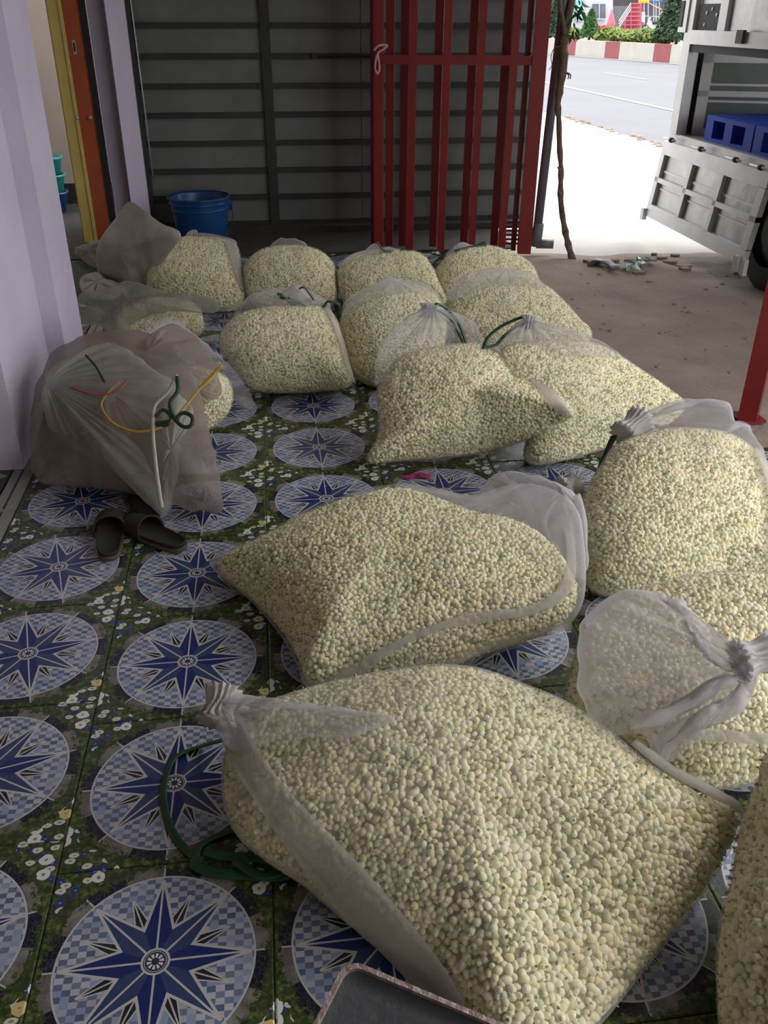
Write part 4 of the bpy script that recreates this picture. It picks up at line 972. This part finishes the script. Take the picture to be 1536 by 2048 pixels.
tag(g.out('plastic_wrapper', MT['scrap']), 'crumpled pale green plastic wrapper on the dirt', 'litter')
pg = G()
for i in range(70):
    px, py = random.uniform(1120, 1520), random.uniform(520, 740); p = atz(px, py, 0)
    if p.x < 1.45+.4*max(0, 1-(p.y-3)/1.) or p.x > 2.9: continue
    s_ = random.uniform(.006, .018); pg.lathe((p.x, p.y, dh(p.x, p.y)-.002), [(s_, 0), (s_*.85, s_*.4), (s_*.2, s_*.7)], 7)
tag(pg.out('small_stones', MT['dirt']), 'small brown stones scattered over the trodden dirt', 'stones', None, 'stuff')
for px, py, wh in ((818, 955, 'leftmost'), (838, 951, 'middle'), (848, 954, 'rightmost')):
    p = atz(px, py, .003); q = [p+Vector((.028*math.cos(t), .016*math.sin(t), .002+.004*(i % 2))) for i, t in enumerate(np.linspace(0, 5.4, 7))]
    tag(mk('petal', q, [tuple(range(7))], MT['pink']), wh+' of three magenta petals dropped behind the second lying sack', 'petal', 'magenta petals on the floor')
p = atz(1115, 610, 0)

# ================================================================== TRUCK
tk = thing('truck', 'aluminium bodied delivery truck parked on the dirt with a hanging side gate', 'truck', (2.8, 5, -.03))
XS = 2.8; AL = MT['alu']
def tb(x0, y0, z0, x1, y1, z1, nm='frame_bar', mt='alu'): return G().box(x0, y0, z0, x1, y1, z1).out(nm, MT[mt], tk)
tb(XS, 2.6, .60, 4.6, 6.30, .69, 'bed')
tb(XS-.005, 2.6, .635, XS+.0, 6.28, .685, 'sill')
for y in (6.22, 3.9): G().box(XS-.02, y-.06, .69, XS+.05, y+.05, 2.35).out('corner_post', AL, tk)
G().box(XS-.025, 2.6, 1.235, XS+.04, 6.2, 1.315).out('side_rail', AL, tk)
G().box(XS-.01, 2.6, 1.19, XS+.02, 6.15, 1.235).out('rubber_seal', MT['black'], tk)
G().box(XS-.045, 5.42, 1.255, XS-.024, 5.50, 1.325).out('latch', MT['rib'], tk)
for j, y in enumerate((5.78, 5.0, 4.3)): G().box(XS-.01, y-.05, 1.315, XS+.03, y+.05, 2.3).out('upright', AL, tk)
for y0, y1 in ((5.83, 6.14), (5.05, 5.73), (4.35, 4.95), (2.7, 4.25)): G().box(XS+.012, y0, 1.315, XS+.022, y1, 2.3).out('wall_sheet', MT['sheetm'], tk)
hp_ = G().box(XS+.0, 5.84, 1.315, XS+.011, 6.13, 1.46).out('hinge_plate', MT['black'], tk)
for y, z in ((6.02, 1.41), (5.88, 1.40), (6.03, 1.345), (5.95, 1.43)): G().tube([(XS+.002, y, z), (XS-.004, y, z)], .011, 8).out('bolt_head', AL, hp_, True)
lb_ = G().box(XS-.03, 6.24, 1.30, XS+.09, 6.36, 1.52).out('marker_lamp_bracket', AL, tk)
G().box(XS-.035, 6.30, 1.33, XS-.028, 6.35, 1.48).out('marker_lamp', MT['black'], lb_)
G().box(XS, 2.6, 2.3, 4.6, 6.3, 2.36).out('roof', AL, tk)
G().box(4.55, 2.6, .69, 4.6, 6.3, 2.3).out('far_side_wall', MT['sheetm'], tk)
G().prism([(XS+.02, 6.28), (4.6, 6.28), (4.6, 6.34), (XS+.02, 6.34)], .69, 2.3).out('end_wall', MT['sheetm'], tk)
# framed inner panel standing just inside the opening
O = Vector((2.87, 6.12, .69)); dxy = Vector((.93, -.37, 0)).normalized(); dn = Vector((dxy.y, -dxy.x, 0))
def pq(u0, z0, u1, z1, nm, mt, off=0., th=.03):
    a = O+dxy*u0+dn*off; b = O+dxy*u1+dn*off
    return G().hexa(a+Vector((0, 0, z0)), b+Vector((0, 0, z0)), b+Vector((0, 0, z1)), a+Vector((0, 0, z1)), -dn*th).out(nm, MT[mt], tk)
for u0, z0, u1, z1 in ((0, 0, .07, .54), (0, .44, 1.4, .53), (0, 0, 1.4, .045), (.58, 0, .66, .30), (0, .24, 1.4, .275), (1.32, 0, 1.4, .53), (.62, .27, .68, .45)):
    pq(u0, z0, u1, z1, 'inner_frame_bar', 'alu', .012)
for u0, z0, u1, z1 in ((.07, .275, .62, .44), (.68, .275, 1.32, .44), (.07, .045, .58, .24), (.66, .045, 1.32, .24)):
    pq(u0, z0, u1, z1, 'inner_sheet', 'pane', -.01, .008)
for z in (.305, .205): pq(.07, z, .60, z+.014, 'crease', 'alu', .002, .01)
# hanging side gate
ga0, ga1 = 4.86, 6.33; zt, zb = .635, .13; xt, xb = XS-.02, XS-.085
sg = thing('side_gate', 'aluminium drop side of the truck hanging open, six recessed panels', 'gate', (XS-.05, 5.6, .13))
def gp(y, t, off=0): return Vector((xt+(xb-xt)*t-off, y, zt+(zb-zt)*t))
def gbx(y0, t0, y1, t1, nm, mt='alu', off=0., th=.035):
    a, b, c, d = gp(y0, t0, off), gp(y1, t0, off), gp(y1, t1, off), gp(y0, t1, off)
    return G().hexa(a, b, c, d, (th, 0, .0)).out(nm, MT[mt], sg)
W_ = ga1-ga0; cols = [ga0+.0, ga0+.075, ga0+W_*.345, ga0+W_*.375, ga0+W_*.645, ga0+W_*.675, ga1-.06, ga1]
gbx(ga0, 0, ga1, .17, 'top_rail'); gbx(ga0, .83, ga1, 1, 'bottom_rail'); gbx(ga0, .47, ga1, .53, 'mid_rail')
for i in (0, 2, 4, 6): gbx(cols[i], .16, cols[i+1], .84, 'stile')
for i in (1, 3, 5):
    gbx(cols[i], .17, cols[i+1], .47, 'recessed_panel', 'sheetm', -.028, .006); gbx(cols[i], .53, cols[i+1], .83, 'recessed_panel', 'sheetm', -.028, .006)
    gbx(cols[i], .37, cols[i+1], .40, 'panel_fold', 'alu', -.022, .006); gbx(cols[i], .60, cols[i+1], .62, 'panel_fold', 'alu', -.022, .006)
for y in (6.18, 5.72, 5.25, 4.95):
    hr_ = G().tube([(xt-.03, y-.09, zt+.022), (xt-.03, y+.09, zt+.022)], .008, 8).out('hinge_rod', AL, sg, True)
    G().tube([(xt-.03, y-.045, zt+.022), (xt-.03, y-.015, zt+.022)], .016, 10).out('hinge_knuckle', MT['black'], hr_, True)
G().box(xb-.02, ga1-.01, zb-.03, xb+.01, ga1+.035, zb+.05).out('catch', AL, sg)
for y in (4.90, 4.80): G().box(xb-.03, y-.03, zb-.04, xb-.005, y+.01, zb+.05).out('catch', AL, sg)
# wheel and underframe
for nm, xw, yw in (('wheel', 2.96, 4.88), ('wheel', 4.35, 4.88)):
    g = G(); prof = [(.19, -.10), (.30, -.10), (.335, -.08), (.34, -.04), (.34, .04), (.335, .08), (.30, .10), (.19, .10)]
    n = 32
    for r_, x_ in prof:
        for j in range(n): an = 2*PI*j/n; g.v.append((xw+x_, yw+r_*math.cos(an), .30+r_*math.sin(an)))
    for i in range(len(prof)-1):
        for j in range(n): g.f.append((i*n+j, i*n+(j+1) % n, (i+1)*n+(j+1) % n, (i+1)*n+j))
    tyre = g.out('tyre', MT['black'], tk, True)
    g2 = G(); g2.tube([(xw-.085, yw, .30), (xw-.05, yw, .30), (xw+.06, yw, .30)], [.10, .19, .19], 20); g2.out('wheel_hub', MT['pvc'], tyre, True)
tb(3.0, 2.6, .40, 3.12, 6.1, .60, 'chassis_rail', 'black'); tb(4.2, 2.6, .40, 4.32, 6.1, .60, 'chassis_rail', 'black')
tb(XS+.03, 4.40, .30, XS+.06, 4.52, .60, 'mudguard', 'black'); tb(3.0, 4.82, .24, 4.35, 4.94, .36, 'axle', 'black')
for y in (5.9, 5.3, 3.6): tb(XS+.02, y-.03, .54, 4.55, y+.03, .60, 'cross_member', 'black')

# blue plastic pallets lying on the truck bed
for i, (y1, lab) in enumerate(((5.88, 'blue plastic pallet on the truck bed nearest the far post'), (5.24, 'blue plastic pallet on the truck bed at the right frame edge'))):
    pr = thing('pallet', lab, 'pallet', (3.2, y1-.3, .69), 'blue pallets on the truck bed'); y0 = y1-.62
    z = .69
    G().box(2.85, y0, z+.125, 3.65, y1, z+.15).out('deck', MT['pallet'], pr)
    G().box(2.85, y0, z, 3.65, y1, z+.02).out('base_deck', MT['pallet'], pr)
    for yy in (y0, y0+.26, y1-.10):
        for xx in (2.85, 3.20, 3.55): G().box(xx, yy, z+.02, xx+.10, yy+.10, z+.125).out('foot_block', MT['pallet'], pr)
    for k in range(7):
        for l in range(5): G().box(2.87+k*.11, y0+.03+l*.115, z+.15, 2.95+k*.11, y0+.11+l*.115, z+.154).out('deck_pad', MT['pallet'], pr)

# ================================================================== FAR SIDE OF THE ROAD
def mpt(t, off, z=.45): p = ca+cdir*t+cnn*off; return Vector((p.x, p.y, z))
def foliage(nm, c, rx, ry, hgt, n, mt, cone=False, size=.09, parent=None, seed=0):
    rn = random.Random(seed); V = []; F = []
    for i in range(n):
        t = rn.random()**.8; a = rn.uniform(0, 2*PI)
        k = (1-t)**.85+.04 if cone else math.sqrt(max(0, 1-(2*t-1)**2))*(.8+.3*rn.random())
        q = Vector((c[0]+rx*k*math.cos(a), c[1]+ry*k*math.sin(a), c[2]+hgt*t))
        u = Vector((rn.gauss(0, 1), rn.gauss(0, 1), rn.gauss(0, 1))).normalized(); v = u.orthogonal().normalized()
        b = len(V); V += [q-u*size, q+v*size*.5, q+u*size, q-v*size*.5]; F.append((b, b+1, b+2, b+3))
    b = len(V); m_ = 12
    lv = [(0.02, .75 if cone else .45), (.4, .62 if cone else .85), (.7, .28 if cone else .75), (.97, .02)]
    for t, k in lv:
        for j in range(m_): a = 2*PI*j/m_; V.append(Vector((c[0]+rx*k*.9*math.cos(a), c[1]+ry*k*.9*math.sin(a), c[2]+hgt*t)))
    for i in range(len(lv)-1):
        for j in range(m_): F.append((b+i*m_+j, b+i*m_+(j+1) % m_, b+(i+1)*m_+(j+1) % m_, b+(i+1)*m_+j))
    return mk(nm, V, F, MT[mt], parent)
def onmed(px, dist_off):
    """point of the median strip seen in photo column px, dist_off behind the kerb"""
    d = ray(px, 60); d = Vector((d.x, d.y)); a = Vector((ca.x, ca.y))+Vector((cnn.x, cnn.y))*dist_off; e_ = Vector((cdir.x, cdir.y))
    den = d.x*(-e_.y)+e_.x*d.y; t = (a.x*(-e_.y)+e_.x*a.y)/den; return Vector((d.x*t, d.y*t, .45))
def plant(px, off, w, hh, mt, cone, label, name, cat='shrub', group=None, n=700, size=.10):
    c = onmed(px, off); sc = Vector((c.x, c.y)).length/FPX*1.0
    root = thing(name, label, cat, c, group); foliage('foliage', c+Vector((0, 0, .12 if cone else 0)), w*sc/2, w*sc/2, hh*sc, n, mt, cone, size, root, int(px))['kind'] = 'stuff'
    G().tube([c, c+Vector((0, 0, hh*sc*.4))], .06, 8).out('stem', MT['bark'], root, True)
plant(1356, 1.1, 78, 110, 'darkleaf', True, 'tall dark cone-clipped tree on the median beside the truck', 'topiary_tree', 'tree', None, 2600, .12)
plant(1112, 1.2, 44, 66, 'darkleaf', True, 'dark cone-clipped tree at the left end of the median', 'topiary_tree', 'tree', None, 1200, .11)
plant(1180, 1.0, 34, 42, 'leaf', True, 'small bright green cone bush on the median', 'cone_bush', 'shrub', None, 900, .09)
for i, (px, w_, h_, mt) in enumerate(((1094, 22, 22, 'shrub'), (1148, 26, 18, 'shrub'), (1224, 44, 22, 'shrub'), (1262, 36, 19, 'shrub'), (1290, 46, 22, 'shrub'), (1322, 46, 20, 'shrub'), (1204, 20, 13, 'shrub'))):
    plant(px, 1.0, w_, h_, mt, False, ['low yellow green shrub at the left end of the median by the gate', 'low yellow green shrub on the median between the dark cone and the green bush', 'low yellow green shrub on the median in front of the red tent', 'low yellow green shrub on the median before the pink stairs', 'low yellow green shrub on the median before the motorbike', 'low yellow green shrub on the median left of the tall dark cone', 'smallest yellow green tuft right of the green cone bush'][i], 'low_shrub', 'shrub', 'low shrubs on the median', 420, .11)
plant(1206, 1.6, 34, 22, 'redleaf', False, 'red flowering shrub behind the green cone bush', 'red_shrub', 'shrub', None, 350, .10)

YB = 62.
def bp(px, py, y=YB): return aty(px, py, y)
def panel(px0, py0, px1, py1, nm, mt, y=YB, dep=.3, parent=None):
    a, b, c, d = bp(px0, py1, y), bp(px1, py1, y), bp(px1, py0, y), bp(px0, py0, y)
    return G().hexa(a, b, c, d, (0, dep, 0)).out(nm, MT[mt], parent)
hs = thing('house', 'white rendered house with dark windows across the road', 'building', bp(1175, 70))
panel(1128, -160, 1226, 75, 'wall', 'white', YB, 6, hs); panel(1085, -160, 1127, 72, 'side_wing', 'rib', YB-.5, 5, hs); panel(1088, 4, 1102, 56, 'shop_window', 'glass', YB-.8, .2, hs)
w_ = panel(1186, 8, 1211, 37, 'window', 'glass', YB-.15, .1, hs); panel(1198, 8, 1199.5, 37, 'mullion', 'white', YB-.2, .05, w_); panel(1184, 37, 1213, 39, 'sill', 'white', YB-.3, .2, w_)
panel(1152, 0, 1168, 42, 'teal_panel', 'aqua', YB-.2, .1, hs)
struct(G().hexa(bp(900, 78, YB-14), bp(1700, 78, YB-14), bp(1700, 60, YB+40), bp(900, 60, YB+40), (0, 0, -.2)).out('far_yard', MT['apron']))
dk = thing('open_shed', 'dark open shed with pale scaffold posts across the road', 'building', bp(1320, 60, YB+3))
panel(1226, -120, 1540, 62, 'back_panel', 'pvc', YB+6, .5, dk); panel(1226, -120, 1540, -30, 'canopy', 'redroof', YB+1, 4, dk)
panel(1226, 12, 1256, 62, 'grey_screen', 'glass', YB+1, .1, dk)
for px in (1296, 1307, 1318, 1334, 1342, 1350): panel(px, -60, px+1.6, 62, 'post', 'white', YB+2, .1, dk)
for a_, b_ in (((1290, 32), (1365, 36)), ((1296, 5), (1345, 30)), ((1350, -5), (1318, 30))):
    G().bar(bp(*a_, YB+2), bp(*b_, YB+2), .06, .06).out('brace', MT['white'], dk)
st = thing('pink_stairs', 'pink red painted metal stairs with railing across the road', 'stairs', bp(1268, 66, YB-4))
for i in range(7):
    panel(1238+i*4.5, 66-(i+1)*8.6, 1284, 66-(i+1)*8.6+2.4, 'tread', 'redroof', YB-4+i*.3, .35, st); panel(1240+i*4.5, 66-(i+1)*8.6+2.4, 1282, 66-i*8.6, 'riser', 'redroof', YB-3.7+i*.3, .05, st)
for px, py in ((1240, 40), (1250, 20), (1262, 5), (1282, 0), (1284, 10)): panel(px, py, px+1, 66, 'rail_post', 'redroof', YB-4.1, .05, st)
for j in range(3): G().bar(bp(1238, 42+j*6, YB-4.1), bp(1262, 6+j*6, YB-4.1), .05, .05).out('handrail', MT['white'], st)
tn = thing('red_parasol', 'folded faded red parasol beside the pink stairs', 'parasol', bp(1222, 62, YB-6))
g = G(); b0 = bp(1222, 52, YB-6); t0 = bp(1224, 18, YB-6); g.tube([b0, b0.lerp(t0, .2), b0.lerp(t0, .6), t0], [.28, .24, .13, .02], 10); g.out('folded_canopy', MT['redroof'], tn, True)
G().tube([bp(1222, 66, YB-6), bp(1222, 50, YB-6)], .03, 8).out('pole', MT['white'], tn)
og = thing('orange_sign', 'orange sign board with yellow lettering hung above the stairs', 'sign', bp(1289, 0, YB-5)); panel(1278, -14, 1299, 6, 'board', 'osign', YB-5, .1, og)
for px in (1283, 1289, 1294): panel(px, -4, px+3, 3, 'letter', 'ylw', YB-5.03, .02, og)
bs_ = thing('blue_sign', 'blue sign board with white lettering next to the orange sign', 'sign', bp(1312, 0, YB-5)); panel(1301, -16, 1325, 3, 'board', 'bsign', YB-5, .1, bs_)
for px in (1306, 1311, 1315): panel(px, -1, px+2.5, 1.5, 'letter', 'white', YB-5.03, .02, bs_)
panel(1288, 6, 1289, 66, 'post', 'white', YB-4.9, .05, og); panel(1312, 3, 1313, 66, 'post', 'white', YB-4.9, .05, bs_)
wbx = panel(1284, 24, 1290, 44, 'notice_board', 'white', YB-5.2, .05, st)
# motorbike
mb = thing('motorbike', 'white and dark motorbike parked behind the median shrubs', 'motorbike', bp(1305, 66, YB-9))
yy = YB-9; s_ = bp(1305, 60, yy); k = yy/FPX
for dx in (-14, 14):
    g = G(); c0 = s_+Vector((dx*k, 0, 0)); n = 16
    ring = [c0+Vector((math.cos(2*PI*j/n)*8*k, 0, math.sin(2*PI*j/n)*8*k)) for j in range(n+1)]; g.tube(ring, .05, 6); g.out('wheel', MT['black'], mb, True)
g = G(); g.tube([s_+Vector((-14*k, 0, 0)), s_+Vector((-9*k, 0, 15*k)), s_+Vector((-7*k, 0, 22*k))], .05, 6); g.out('fork', MT['alu'], mb, True)
g = G(); g.tube([s_+Vector((-9*k, 0, 12*k)), s_+Vector((-2*k, 0, 3*k)), s_+Vector((8*k, 0, 5*k)), s_+Vector((16*k, 0, 12*k))], [.16, .12, .16, .08], 8); g.out('body', MT['white'], mb, True)
g = G(); g.tube([s_+Vector((-1*k, 0, 11*k)), s_+Vector((8*k, 0, 12*k)), s_+Vector((15*k, 0, 14*k))], [.10, .14, .08], 8, .6); g.out('seat', MT['black'], mb, True)
G().tube([s_+Vector((-9*k, -.25, 22*k)), s_+Vector((-6*k, .25, 22*k))], .03, 6).out('handlebar', MT['black'], mb, True)
